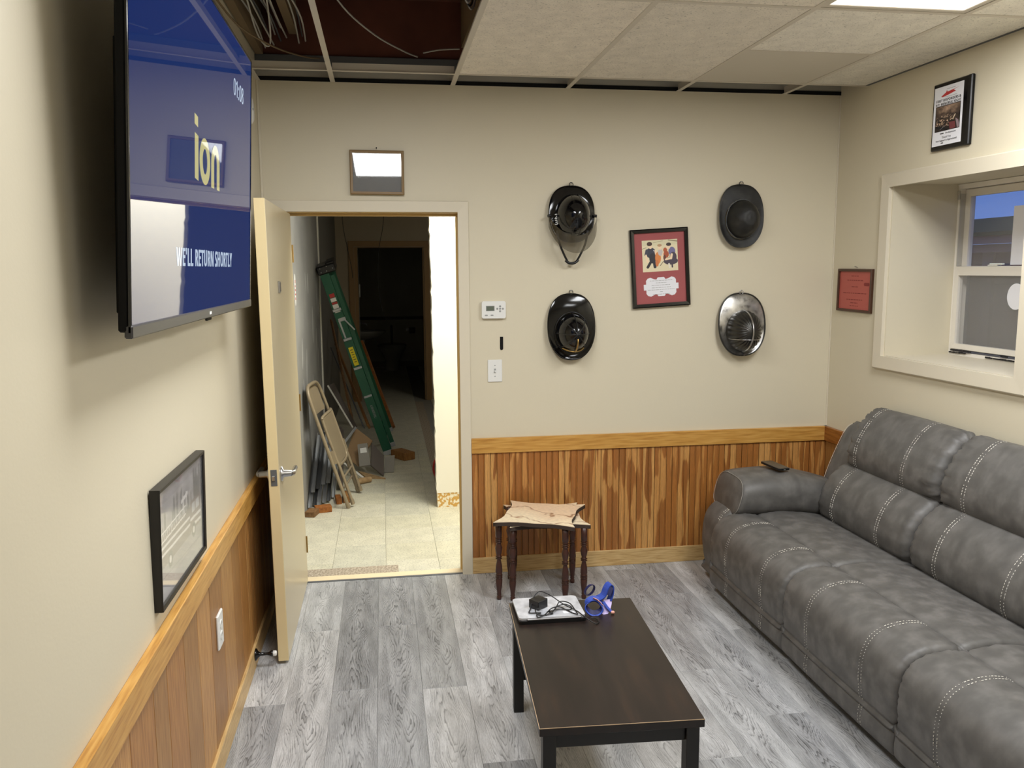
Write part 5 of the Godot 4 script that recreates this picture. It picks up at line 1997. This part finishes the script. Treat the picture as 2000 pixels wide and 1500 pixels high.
	mitred(m, -0.103, -0.067, 0.063, 0.047, 0.003, 0.0005, Transform3D(Basis(), Vector3(0, 0, 0.0167)))
	put("picture_border", m, M.ink, o, true)
	m = MB.new()
	m.prism(PackedVector2Array([Vector2(-0.072, 0.089), Vector2(-0.040, 0.103), Vector2(-0.034, 0.112), Vector2(-0.030, 0.104), Vector2(0.046, 0.112), Vector2(0.010, 0.106), Vector2(0.026, 0.098), Vector2(-0.030, 0.089), Vector2(-0.062, 0.085)]), 0.0004, Transform3D(Basis(), Vector3(0, 0, 0.0166)))
	put("emblem", m, M.label_red, o, true)
	greek(o, "small_print", [[0.083, 0.08], [0.117, 0.06]], M.grey_plastic, Transform3D(Basis(), Vector3(-0.005, 0, 0.0167)), 0.008, 0.002)
	for q in [["FIRST RESPONDERS &", 0.0115, 0.0700, 0.165, true], ["9/11 MEMORIAL NIGHT", 0.0115, 0.0540, 0.168, true], ["Fire Department", 0.0060, -0.0775, 0.068, true], ["Thank You", 0.0085, -0.0950, 0.060, false], ["Your Support Is Appreciated!", 0.0070, -0.1090, 0.142, true]]:
		text("poster_lettering", q[0], q[1], M.ink, o, Transform3D(Basis(), Vector3(-0.021 if q[0] != "Fire Department" else 0.006, q[2], 0.0168)), 0.0004, q[4], q[3], not q[4])
	greek(o, "small_print", [[-0.0775, 0.034], [-0.120, 0.016]], M.ink, Transform3D(Basis(), Vector3(-0.048, 0, 0.0167)), 0.03, 0.004)

	# thermostat, strip and switch
	o = thing("thermostat", "white wall thermostat with a small grey display, beside the doorway", "thermostat", Vector3(0.8115, 1.4755, 0.0))
	m = MB.new()
	m.prism(round_rect(0.130, 0.092, 0.010), 0.022, Transform3D(), true)
	put("body", m, M.white_plastic, o, true)
	put("display_surround", plate(Vector3(-0.043, -0.006, 0.0215), Vector3(0.004, 0.022, 0.0226)), M.grey_plastic, o, true)
	put("display", plate(Vector3(-0.039, -0.004, 0.0222), Vector3(0.001, 0.019, 0.0229)), M.lcd, o, true)
	for p in [[0.034, 0.019], [0.034, -0.008], [0.019, 0.0055], [0.049, 0.0055], [0.034, 0.0055]]:
		m = MB.new()
		m.lathe([Vector2(0, 0), Vector2(0.0055, 0), Vector2(0.005, 0.0015), Vector2(0, 0.0016)], 14, Transform3D(Basis(Vector3.RIGHT, PI * 0.5), Vector3(p[0], p[1], 0.0218)))
		put("button", m, M.grey_plastic, o, true)
	for p in [-0.041, -0.010]:
		m = MB.new()
		m.prism(round_rect(0.016, 0.007, 0.003), 0.0014, Transform3D(Basis(), Vector3(p, -0.029, 0.0218)))
		put("button", m, M.grey_plastic, o, true)
	var slot = PackedVector2Array([Vector2(-0.0085, 0.036), Vector2(0.0085, 0.036)])
	var sp = []
	for k in 9:
		var t = -PI * k / 8
		slot.append(Vector2(cos(t) * 0.0085, -0.028 + sin(t) * 0.0085))
	m = MB.new()
	m.prism(slot, 0.003, Transform3D(Basis(), Vector3(0.855, 1.292, 0.0)))
	tag(put("wall_strip", m, M.black_void, self), "short black strip with rounded end on the wall between thermostat and light switch", "strip")
	o = thing("light_switch", "white toggle light switch plate beside the doorway", "light switch", Vector3(0.817, 1.1425, 0.0))
	put("plate", plate(Vector3(-0.0395, -0.061, 0.0), Vector3(0.0395, 0.061, 0.006), 0.002), M.white_plastic, o, true)
	put("toggle_slot", plate(Vector3(-0.005, -0.012, 0.0055), Vector3(0.005, 0.012, 0.0068)), M.grey_plastic, o, true)
	m = MB.new()
	m.beam(Vector3(0, 0, 0.004), Vector3(0, -0.006, 0.018), 0.006, 0.008, Vector3.UP, 0.0015)
	put("toggle", m, M.white_plastic, o, true)
	for y in [-0.030, 0.030]:
		m = MB.new()
		m.lathe([Vector2(0, 0), Vector2(0.003, 0), Vector2(0.0025, 0.001), Vector2(0, 0.0012)], 10, Transform3D(Basis(Vector3.RIGHT, PI * 0.5), Vector3(0, y, 0.006)))
		put("screw", m, M.grey_plastic, o, true)

	# left wall: picture of a truck, outlet, detector, door stop
	o = thing("framed_picture", "black framed misty picture of a ladder truck on the left wall", "picture", Vector3(XL, 0.978, 2.074))
	o.basis = Basis(Vector3.UP, PI * 0.5) * Basis(Vector3.RIGHT, deg_to_rad(1.4)) * Basis(Vector3(0, 0, 1), deg_to_rad(-1.2))
	m = MB.new()
	mitred(m, -0.272, -0.160, 0.272, 0.160, 0.011, 0.026, Transform3D(), 15, 0.05)
	put("frame", m, M.black_wood, o, true)
	m = MB.new()
	m.span(Vector3(-0.264, -0.152, 0.0), Vector3(0.264, 0.152, 0.0145))
	m.quad(Vector3(-0.264, -0.152, 0.015), Vector3(0.264, -0.152, 0.015), Vector3(0.264, 0.152, 0.015), Vector3(-0.264, 0.152, 0.015))
	put("print", m, M.photo_truck, o, true)
	put("glass", plate(Vector3(-0.263, -0.151, 0.018), Vector3(0.263, 0.151, 0.0195)), M.glass, o, true)
	o = thing("wall_outlet", "white wall outlet set in the wood panelling on the left", "outlet", Vector3(XL + 0.0095, 0.468, 1.642))
	o.basis = Basis(Vector3.UP, PI * 0.5)
	put("plate", plate(Vector3(-0.041, -0.061, 0.0), Vector3(0.041, 0.061, 0.009), 0.003), M.white_plastic, o, true)
	for y in [-0.020, 0.020]:
		m = MB.new()
		m.prism(round_rect(0.030, 0.028, 0.010), 0.003, Transform3D(Basis(), Vector3(0, y, 0.0085)))
		var s = put("socket", m, M.white_plastic, o, true)
		var h = MB.new()
		for x in [-0.006, 0.006]:
			h.span(Vector3(x - 0.001, y - 0.001, 0.0113), Vector3(x + 0.001, y + 0.007, 0.0118))
		put("slots", h, M.ink, s, true)
	o = thing("wall_detector", "round white detector on the left wall beyond the television", "detector", Vector3(XL, 2.425, 0.385))
	o.basis = Basis(Vector3(0, 0, 1), -PI * 0.5)
	m = MB.new()
	m.lathe([Vector2(0, 0), Vector2(0.066, 0), Vector2(0.066, 0.012), Vector2(0.062, 0.024), Vector2(0.050, 0.032), Vector2(0.0, 0.036)], 32)
	put("body", m, M.white_plastic, o, true)
	m = MB.new()
	m.lathe([Vector2(0, 0.033), Vector2(0.006, 0.0345), Vector2(0.005, 0.0375), Vector2(0, 0.038)], 14, Transform3D(Basis(), Vector3(0.0, 0, 0.02)))
	put("test_button", m, M.grey_plastic, o, true)
	o = thing("door_stop", "black door stop on the skirting behind the open door", "door stop", Vector3(XL + 0.02, 0.064, 0.985))
	o.basis = Basis(Vector3(0, 0, 1), -PI * 0.5)
	m = MB.new()
	m.lathe([Vector2(0, 0), Vector2(0.026, 0), Vector2(0.025, 0.006), Vector2(0.014, 0.012), Vector2(0.007, 0.022), Vector2(0.006, 0.05), Vector2(0.009, 0.060), Vector2(0.013, 0.066), Vector2(0.013, 0.074), Vector2(0, 0.075)], 24)
	put("post", m, M.black_gloss, o, true)
	m = MB.new()
	m.lathe([Vector2(0, 0.074), Vector2(0.012, 0.074), Vector2(0.012, 0.084), Vector2(0.009, 0.089), Vector2(0, 0.089)], 20)
	put("rubber_tip", m, M.white_plastic, o, true)

func wall_nail_x(at):
	var m = MB.new()
	m.tube([at + Vector3(0.003, 0, 0), at + Vector3(-0.016, 0.006, 0)], 0.0018, 6)
	return m


# ---------------------------------------------------------------- clutter in the passage
func junk():
	ladder()
	folding_chair()
	# loose metal studs and tracks lying against the wall
	var k = 0
	for q in [[-0.330, -1.445, 0.016], [-0.300, -1.50, 0.016], [-0.270, -1.46, 0.016], [-0.240, -1.56, 0.016], [-0.210, -1.60, 0.016], [-0.180, -1.70, 0.016], [-0.315, -1.56, 0.098], [-0.283, -1.60, 0.112], [-0.250, -1.68, 0.122], [-0.218, -1.74, 0.116]]:
		var a = Vector3(q[0], q[2], q[1])
		var b = Vector3(q[0], q[2] + 0.27, q[1] - 0.78)
		var m = MB.new()
		var f = (b - a).normalized()
		var r = Vector3(1, 0, 0)
		var u = r.cross(f).normalized()
		# channel section: web and two flanges
		m.beam(a, b, 0.026, 0.0016, u)
		m.beam(a + r * 0.0125 + u * 0.011, b + r * 0.0125 + u * 0.011, 0.0016, 0.022, u)
		m.beam(a - r * 0.0125 + u * 0.011, b - r * 0.0125 + u * 0.011, 0.0016, 0.022, u)
		var o = put("metal_stud", m, M.galvanised if k % 3 != 1 else M.dull_metal, self)
		tag(o, "loose grey metal stud in the bundle leaning behind the folding chair", "metal stud", "loose metal studs along the passage wall")
		k += 1
	var blocks = [[Vector3(-0.235, 0.022, -1.385), Vector3(0.115, 0.044, 0.07), 12, "orange brown wood offcut on the floor before the metal studs", M.rust_wood],
		[Vector3(-0.305, 0.020, -1.30), Vector3(0.070, 0.040, 0.10), -14, "weathered wood offcut nearest the doorway beside the passage wall", M.old_wood],
		[Vector3(-0.085, 0.026, -1.66), Vector3(0.05, 0.052, 0.16), 6, "pale broken wood offcut under the folding chair", M.stud_wood],
		[Vector3(-0.140, 0.020, -1.62), Vector3(0.04, 0.04, 0.14), 8, "brown wood offcut on the floor beside the metal studs", M.rust_wood],
		[Vector3(0.365, 0.035, -3.00), Vector3(0.115, 0.070, 0.22), 32, "tan wooden block on the floor beyond the ladder's feet", M.stud_wood]]
	for b in blocks:
		var o = thing("wood_offcut", b[3], "wood offcut", Vector3(b[0].x, 0, b[0].z), "", Vector3(0, deg_to_rad(b[2]), 0))
		put("block", plate(Vector3(-b[1].x * 0.5, b[0].y - b[1].y * 0.5, -b[1].z * 0.5), Vector3(b[1].x * 0.5, b[0].y + b[1].y * 0.5, b[1].z * 0.5), 0.003), b[4], o, true)
	# boards propped at the ladder's foot: four corners of the face, thickness
	var boards = [
		[[Vector3(-0.018, 0.052, -2.50), Vector3(-0.123, 0.109, -2.62), Vector3(-0.044, 0.330, -2.80), Vector3(0.105, 0.234, -2.66)], 0.014, M.card_brown, "wide tan panel leaning among the boards at the ladder's foot"],
		[[Vector3(-0.007, 0.075, -2.42), Vector3(0.086, 0.089, -2.40), Vector3(0.060, 0.251, -2.52), Vector3(-0.022, 0.237, -2.54)], 0.014, M.board_grey, "short grey board with a white label at the ladder's foot"],
		[[Vector3(0.090, 0.093, -2.37), Vector3(0.193, 0.006, -2.33), Vector3(0.197, 0.145, -2.49), Vector3(0.097, 0.246, -2.55)], 0.014, M.board_dark, "brown board leaning between the ladder and the grey board"],
		[[Vector3(0.196, 0.006, -2.46), Vector3(0.275, 0.005, -2.46), Vector3(0.288, 0.128, -2.56), Vector3(0.203, 0.122, -2.56)], 0.012, M.board_grey, "small grey offcut board standing in front of the ladder's feet"],
		[[Vector3(-0.067, 0.307, -2.95), Vector3(-0.036, 0.283, -3.10), Vector3(-0.246, 0.658, -3.35), Vector3(-0.288, 0.656, -3.20)], 0.012, M.board_dark, "dark panel with a pale edge leaning on the passage wall"],
		[[Vector3(0.047, 0.012, -2.30), Vector3(0.206, 0.012, -2.24), Vector3(0.152, 0.012, -2.31), Vector3(-0.02, 0.030, -2.46)], 0.012, M.scrap_wood, "thin flat offcut lying under the brown board"],
	]
	for b in boards:
		var p = b[0]
		var o = thing("leaning_board", b[3], "board", Vector3(p[0].x, 0, p[0].z))
		var m = MB.new()
		slab(m, p, b[1])
		put("board", m, b[2], o)
		if b[3].begins_with("short grey"):
			var n = (p[1] - p[0]).cross(p[3] - p[0]).normalized()
			var l = MB.new()
			var at = func(u, v): return p[0].lerp(p[1], u).lerp(p[3].lerp(p[2], u), v) + n * 0.0012
			slab(l, [at.call(0.22, 0.58), at.call(0.85, 0.58), at.call(0.85, 0.80), at.call(0.22, 0.80)], 0.001)
			put("label", l, M.label_white, o)
		if b[3].begins_with("dark panel"):
			var l = MB.new()
			l.beam(p[0] + Vector3(-0.004, 0, 0.004), p[3] + Vector3(-0.004, 0, 0.004), 0.007, 0.013, Vector3(0.85, 0.6, 0.55))
			put("pale_edge", l, M.white_paint, o)
	var poles = [
		[Vector3(0.020, 0.257, -3.20), Vector3(-0.325, 0.883, -4.44), 0.028, 0.012, M.dull_metal, "thin grey metal strip leaning behind the ladder"],
		[Vector3(0.063, 0.265, -3.20), Vector3(-0.315, 0.848, -5.20), 0.05, 0.022, M.stud_wood, "long wooden lath leaning behind the ladder"],
		[Vector3(-0.070, 0.262, -3.18), Vector3(-0.320, 1.168, -4.52), 0.035, 0.018, M.old_wood, "dull wooden lath leaning on the wall left of the ladder"],
		[Vector3(0.30, 0.02, -4.45), Vector3(-0.02, 0.90, -5.0), 0.06, 0.03, M.rust_wood, "reddish wooden strip leaning beyond the ladder"],
		[Vector3(-0.036, 0.353, -2.70), Vector3(-0.137, 0.279, -2.32), 0.022, 0.010, M.galvanised, "short metal strip poking out across the clutter"],
		[Vector3(0.035, 0.014, -2.24), Vector3(-0.15, 0.10, -2.50), 0.022, 0.016, M.white_paint, "thin white batten lying in front of the boards"],
		[Vector3(-0.14, 0.02, -1.95), Vector3(-0.16, 0.34, -2.75), 0.05, 0.02, M.board_dark, "dark brown batten lying behind the folding chair"],
		[Vector3(-0.22, 0.03, -2.45), Vector3(-0.29, 0.42, -3.0), 0.045, 0.02, M.old_wood, "grey brown batten lying closest to the wall behind the folding chair"],
	]
	for b in poles:
		var m = MB.new()
		m.beam(b[0], b[1], b[2], b[3], Vector3(0.9, 0.45, 0.0), 0.0015)
		tag(put("leaning_strip", m, b[4], self), b[5], "strip")
	var m = MB.new()
	m.tube([Vector3(-0.02, 0.026, -2.10), Vector3(0.085, 0.026, -2.17)], 0.024, 14)
	tag(put("pipe_offcut", m, M.scrap_wood, self), "short round tan offcut on the floor in front of the boards", "pipe offcut")
	m = MB.new()
	var pts = []
	for k2 in 22:
		var t = TAU * k2 / 21.0
		pts.append(Vector3(0.620 + cos(t) * 0.030, 0.115 + sin(t) * 0.085, -2.10 + sin(t) * 0.04))
	m.tube(pts, 0.009, 8)
	tag(put("red_cable", m, M.red_cable, self), "loop of red cable behind the cut-off white wall", "cable")
	m = MB.new()
	m.prism(foot_outline(), 0.0015, Transform3D(Basis(Vector3(0, 0, -1), Vector3.UP, Vector3(1, 0, 0)), Vector3(-0.3498, 1.565, -1.225)))
	var st = put("wall_sticker", m, M.label_white, self)
	tag(st, "white footprint shaped sticker on the passage wall by the door edge", "sticker")
	m = MB.new()
	for q in [[0.055, 0.008, 0.020], [0.024, 0.012, 0.012], [-0.002, 0.014, 0.012], [-0.030, 0.015, 0.012], [-0.058, 0.010, 0.016]]:
		m.span(Vector3(-0.3484, 1.565 + q[0] - q[2] * 0.5, -1.222 - q[1] * 1.6), Vector3(-0.3476, 1.565 + q[0] + q[2] * 0.5, -1.222 + q[1]))
	var pr = put("print", m, M.label_red, st)
	pr.position = Vector3.ZERO
	# thin dark wires hanging down the passage
	var hang = [[Vector3(-0.22, 2.69, -5.4), Vector3(-0.20, 2.2, -5.3), Vector3(-0.16, 1.95, -5.3), Vector3(-0.12, 1.72, -5.3), Vector3(-0.11, 1.60, -5.32)],
		[Vector3(0.26, 2.69, -5.2), Vector3(0.26, 2.35, -5.2), Vector3(0.24, 2.15, -5.2), Vector3(0.19, 1.90, -5.22), Vector3(0.175, 1.55, -5.25), Vector3(0.21, 1.25, -5.25), Vector3(0.26, 1.12, -5.25)]]
	for i in 2:
		m = MB.new()
		m.tube(curve(hang[i], 6), 0.0035, 6)
		tag(put("hanging_wire", m, M.wire_dark, self), ["thin dark wire hanging at the left above the ladder", "thin dark wire hanging in front of the washroom doorway"][i], "wire")

func slab(m, p, t):
	# a board between four corners, t thick
	var n = (p[1] - p[0]).cross(p[3] - p[0]).normalized() * t
	var c = (p[0] + p[1] + p[2] + p[3]) * 0.25 - n * 0.5
	m.flat()
	var q = []
	for v in p:
		q.append(v - n)
	m.facing([p[0], p[1], p[2], p[3]], c)
	m.facing([q[0], q[1], q[2], q[3]], c)
	for i in 4:
		var j = (i + 1) % 4
		m.facing([p[i], p[j], q[j], q[i]], c)

func foot_outline():
	var p = PackedVector2Array()
	for k in 32:
		var t = TAU * k / 32
		var y = sin(t) * 0.105
		var w = 0.040 - 0.012 * exp(-pow((y + 0.015) / 0.035, 2.0))
		p.append(Vector2(cos(t) * w, y))
	return p

func ladder():
	var o = thing("step_ladder", "closed green step ladder with black top leaning on the passage wall", "ladder", Vector3(0.22, 0, -3.3))
	var foot = Vector3(0.235, 0.015, -3.17)
	var top = Vector3(-0.275, 1.655, -2.98)
	var f = (top - foot).normalized()
	var up = f.cross(Vector3(0, 0, 1)).normalized()     # leaves the wall
	if up.x < 0:
		up = -up
	var wide = f.cross(up).normalized()                  # across the ladder, away from the viewer
	if wide.z > 0:
		wide = -wide
	var L = (top - foot).length()
	# near and far side: front rail and rear rail lie against each other
	for s in [0.0, 0.48]:
		var shrink = 1.0
		var b0 = foot + wide * s
		var b1 = top + wide * (0.06 + s * 0.62)
		var m = MB.new()
		m.beam(b0, b1, 0.014, 0.082, up, 0.002)
		m.beam(b0 + up * 0.037 + wide * 0.012, b1 + up * 0.037 + wide * 0.012, 0.026, 0.008, up, 0.001)
		put("front_rail", m, M.fibreglass, o)
		m = MB.new()
		var c0 = b0 + up * 0.064 + wide * 0.03 - f * 0.0 + f * 0.05
		var c1 = b1 + up * 0.060 + wide * 0.02 - f * 0.03
		m.beam(c0, c1, 0.014, 0.040, up, 0.002)
		put("rear_rail", m, M.fibreglass, o)
		m = MB.new()
		m.beam(b0 - f * 0.015, b0 + f * 0.03, 0.024, 0.088, up, 0.003)
		put("foot", m, M.galvanised, o)
		m = MB.new()
		m.beam(c0 - f * 0.012, c0 + f * 0.03, 0.022, 0.046, up, 0.003)
		put("foot", m, M.galvanised, o)
	for k in 5:
		var t = 0.17 + 0.16 * k
		var p = foot.lerp(top, t)
		var m = MB.new()
		m.beam(p + wide * 0.012, p + wide * (0.48 - 0.12 * t), 0.075, 0.022, f, 0.002)
		put("step", m, M.galvanised, o)
	var cap = MB.new()
	cap.beam(top + wide * 0.03 + f * 0.035 + up * 0.030, top + wide * 0.40 + f * 0.035 + up * 0.030, 0.165, 0.075, f, 0.010)
	cap.beam(top + wide * 0.06 + f * 0.075 + up * 0.075, top + wide * 0.37 + f * 0.075 + up * 0.075, 0.075, 0.03, f, 0.008)
	put("top_cap", cap, M.black_plastic, o)
	var rv = MB.new()
	for q in [[-0.02, 0.02], [0.03, 0.02], [0.085, 0.03], [-0.02, 0.055], [0.04, 0.06]]:
		var c = top + wide * 0.0285 + f * q[1] + up * q[0]
		rv.box(c, Vector3(0.009, 0.009, 0.006), 0.002)
	put("rivets", rv, M.steel, o)
	# spreader arms and stickers on the near rail
	var n = -wide
	var at = func(t, u): return foot.lerp(top + wide * 0.06, t) + up * u + n * 0.0085
	var sp = MB.new()
	sp.beam(at.call(0.755, -0.02), at.call(0.755, 0.045), 0.004, 0.030, f)
	sp.beam(at.call(0.755, -0.015) + n * 0.003, at.call(0.645, -0.012) + n * 0.003, 0.004, 0.014, up)
	sp.beam(at.call(0.755, 0.03) + n * 0.003, at.call(0.685, 0.088) + n * 0.003, 0.004, 0.012, up)
	put("spreader", sp, M.galvanised, o)
	for q in [[0.875, 0.895, 0.045, M.label_red], [0.853, 0.872, 0.048, M.label_white], [0.840, 0.850, 0.048, M.label_red], [0.795, 0.838, 0.050, M.label_white], [0.505, 0.605, 0.042, M.yellow]]:
		var l = MB.new()
		l.beam(at.call(q[0], 0.0), at.call(q[1], 0.0), 0.0012, q[2], up)
		put("sticker", l, q[3], o)
	var mk = MB.new()
	for k in 6:
		var t = 0.525 + 0.013 * k
		mk.beam(at.call(t, -0.012) + n * 0.001, at.call(t, 0.012) + n * 0.001, 0.0008, 0.006, f)
	put("sticker_print", mk, M.ink, o)
	# maker's lettering is weathered: a line of pale marks low on the rail
	var word = TextMesh.new()
	var lx = f * -1.0
	var b = Basis(lx, up, lx.cross(up))
	if b.z.dot(n) < 0:
		b = Basis(lx, -up, lx.cross(-up))
	text("lettering", "LOUISVILLE", 0.020, M.grey_plastic, o, Transform3D(b, at.call(0.235, 0.0) - o.position), 0.0006, true, 0.155)

func folding_chair():
	var o = thing("folding_chair", "folded tan metal chair leaning on the passage wall", "chair", Vector3(-0.10, 0, -1.66))
	var z0 = -1.44
	var z1 = -1.90
	var foot = Vector3(-0.062, 0.014, z0)
	var top = Vector3(-0.322, 0.880, z0 + 0.085)
	var f = (top - foot).normalized()
	var away = Vector3(0.125, 0, -0.99).normalized()
	var P = func(t, d, lift): return foot + f * t + away * d + Vector3(f.y, -f.x, 0) * lift
	var W = 0.44
	# the long hoop: both front legs and the back in one tube
	var m = MB.new()
	var hoop = [P.call(0.0, 0.0, 0.0), P.call(0.45, 0.0, 0.0), P.call(0.78, 0.01, 0.0), P.call(0.87, 0.03, 0.0), P.call(0.910, 0.08, 0.0), P.call(0.918, 0.16, 0.0), P.call(0.918, W - 0.16, 0.0), P.call(0.910, W - 0.08, 0.0), P.call(0.87, W - 0.03, 0.0), P.call(0.78, W - 0.01, 0.0), P.call(0.45, W, 0.0), P.call(0.0, W, 0.0)]
	m.tube(curve(hoop, 5), 0.0125, 10)
	put("frame", m, M.chair_paint, o)
	m = MB.new()
	var rows = []
	for i in 9:
		var r = []
		for k in 9:
			var d = lerpf(0.035, W - 0.035, k / 8.0)
			r.append(P.call(lerpf(0.70, 0.905, i / 8.0) - 0.03 * pow(absf(k / 4.0 - 1.0), 4.0) * (1.0 if i > 6 else 0.0), d, -0.012 - 0.012 * sin(PI * k / 8.0)))
		rows.append(r)
	m.grid(rows)
	var bk = []
	for r in rows:
		var q = []
		for v in r:
			q.append(v - Vector3(f.y, -f.x, 0) * 0.003)
		bk.append(q)
	m.grid(bk, false, true)
	put("backrest", m, M.chair_paint, o)
	# seat folded up against the frame, with its rolled edge
	m = MB.new()
	var pl = MB.new()
	var seat = []
	for i in 9:
		var r = []
		for k in 9:
			r.append(P.call(lerpf(0.31, 0.665, i / 8.0), lerpf(0.05, W - 0.05, k / 8.0), 0.028 - 0.010 * sin(PI * k / 8.0) * sin(PI * i / 8.0)))
		seat.append(r)
	pl.grid(seat)
	var sb = []
	for r in seat:
		var q = []
		for v in r:
			q.append(v - Vector3(f.y, -f.x, 0) * 0.004)
		sb.append(q)
	pl.grid(sb, false, true)
	var sp = put("seat", pl, M.chair_paint, o)
	var rim = [P.call(0.66, 0.04, 0.026), P.call(0.675, 0.09, 0.026), P.call(0.675, W - 0.09, 0.026), P.call(0.66, W - 0.04, 0.026), P.call(0.40, W - 0.04, 0.026), P.call(0.32, W - 0.055, 0.026), P.call(0.298, W - 0.12, 0.026), P.call(0.298, 0.12, 0.026), P.call(0.32, 0.055, 0.026), P.call(0.40, 0.04, 0.026)]
	rim.append(rim[0])
	m.tube(curve(rim, 4), 0.011, 8)
	put("seat_edge", m, M.chair_paint, sp)
	# rear legs folded in front of the hoop
	m = MB.new()
	for d in [0.035, W - 0.035]:
		m.tube(curve([P.call(0.40, d, 0.020), P.call(0.30, d, 0.030), P.call(0.04, d, 0.030), P.call(0.01, d, 0.030)], 4), 0.0115, 10)
	put("rear_leg", m, M.chair_paint, o)
	m = MB.new()
	m.tube([P.call(0.21, 0.035, 0.030), P.call(0.21, W - 0.035, 0.030)], 0.008, 8)
	m.tube([P.call(0.13, 0.0, 0.0), P.call(0.13, W, 0.0)], 0.008, 8)
	put("crossbar", m, M.chair_paint, o)
	for d in [0.0, W]:
		m = MB.new()
		m.beam(P.call(0.33, d, 0.012), P.call(0.43, d, 0.012), 0.050, 0.004, Vector3(0, 0, 1), 0.001)
		put("hinge_plate", m, M.chair_paint, o)
	for q in [[0.0, 0.0, 0.0], [0.0, W, 0.0], [0.01, 0.035, 0.030], [0.01, W - 0.035, 0.030]]:
		m = MB.new()
		m.tube([P.call(q[0] - 0.012, q[1], q[2]), P.call(q[0] + 0.025, q[1], q[2])], 0.0155, 10)
		put("foot_cap", m, M.chair_paint, o)


# ---------------------------------------------------------------- small things
func small_things():
	var o = thing("phone", "dark phone lying on the near arm pad of the sofa", "phone", Vector3(2.275, 0.636, 0.385), "", Vector3(deg_to_rad(4), deg_to_rad(14), deg_to_rad(-2)))
	var m = MB.new()
	var flat = Transform3D(Basis(Vector3(1, 0, 0), Vector3(0, 0, -1), Vector3(0, 1, 0)), Vector3.ZERO)
	m.prism(round_rect(0.076, 0.152, 0.012), 0.010, flat, true)
	put("case", m, M.black_plastic, o, true)
	m = MB.new()
	m.prism(round_rect(0.070, 0.146, 0.010), 0.0006, flat * Transform3D(Basis(), Vector3(0, 0, 0.010)))
	put("face", m, M.phone_dark, o, true)
	put("port", plate(Vector3(-0.006, 0.003, 0.0758), Vector3(0.006, 0.006, 0.0764)), M.grey_plastic, o, true)


# ---------------------------------------------------------------- above the open ceiling
func plenum_things():
	var pl = setting("ceiling")
	put("joist", plate(Vector3(-0.372, 2.76, 0.02), Vector3(-0.335, 3.05, ZF)), M.joist_wood, pl)
	put("joist", plate(Vector3(-0.205, 2.86, 0.02), Vector3(-0.165, 3.05, ZF)), M.joist_wood, pl)
	put("joist", plate(Vector3(0.655, 2.82, 0.02), Vector3(0.695, 3.05, ZF)), M.joist_wood, pl)
	put("deck_seam", plate(Vector3(-0.165, 3.035, 0.02), Vector3(-0.10, 3.05, ZF), 0.002), M.board_dark, pl)
	var k = 0
	for q in [[-0.320, 2.80], [-0.300, 2.84], [-0.282, 2.79], [-0.262, 2.86], [-0.248, 2.81], [-0.225, 2.84], [-0.150, 2.83], [-0.135, 2.86], [-0.118, 2.82], [-0.242, 2.90], [-0.310, 2.90]]:
		var pts = []
		for i in 9:
			var z = 0.03 + i * 0.42
			pts.append(Vector3(q[0] + rng.randf_range(-0.010, 0.010), q[1] + rng.randf_range(-0.015, 0.015), z))
		var m = MB.new()
		m.tube(curve(pts, 4), 0.0042, 6)
		tag(put("ceiling_cable", m, M.wire if k % 3 != 1 else M.dull_metal, self), "pale cable running along the open ceiling space at the left", "cable", "cables in the open ceiling")
		k += 1
	var one = [[[Vector3(-0.30, 2.95, 1.35), Vector3(-0.29, 2.82, 0.95), Vector3(-0.29, 2.72, 0.55), Vector3(-0.25, 2.70, 0.45), Vector3(-0.22, 2.80, 0.75), Vector3(-0.22, 2.98, 1.15)], "grey armoured cable looping down from the open ceiling by the left wall", M.wire],
		[[Vector3(-0.365, 2.70, 1.1), Vector3(-0.33, 2.69, 0.75), Vector3(-0.23, 2.70, 0.40), Vector3(-0.12, 2.72, 0.16), Vector3(-0.06, 2.745, 0.03)], "tan cable slanting across the open ceiling to the back wall", M.joist_wood],
		[[Vector3(-0.02, 2.96, 0.75), Vector3(0.08, 2.86, 0.50), Vector3(0.22, 2.80, 0.28), Vector3(0.36, 2.775, 0.10), Vector3(0.43, 2.77, 0.02)], "single thin wire sagging under the brown deck", M.wire],
		[[Vector3(0.46, 2.79, 0.02), Vector3(0.54, 2.80, 0.05), Vector3(0.64, 2.80, 0.08)], "short wire end at the right of the ceiling opening", M.wire]]
	for q in one:
		var m = MB.new()
		m.tube(curve(q[0], 6), 0.0042, 6)
		tag(put("ceiling_cable", m, q[2], self), q[1], "cable")
	for i in 3:
		var pts = []
		for j in 14:
			var t = j / 13.0 * TAU * 0.9
			pts.append(Vector3(0.600 - 0.016 * i + sin(t) * 0.020, 2.79 + cos(t) * (0.07 + 0.015 * i), 0.98 + 0.09 * i + t * 0.012))
		var m = MB.new()
		m.tube(curve(pts, 3), 0.0040, 6)
		tag(put("ceiling_cable", m, M.wire_dark if i == 1 else M.wire, self), "coiled cable end hanging beside the ceiling panel at the right of the opening", "cable", "coiled cable ends")
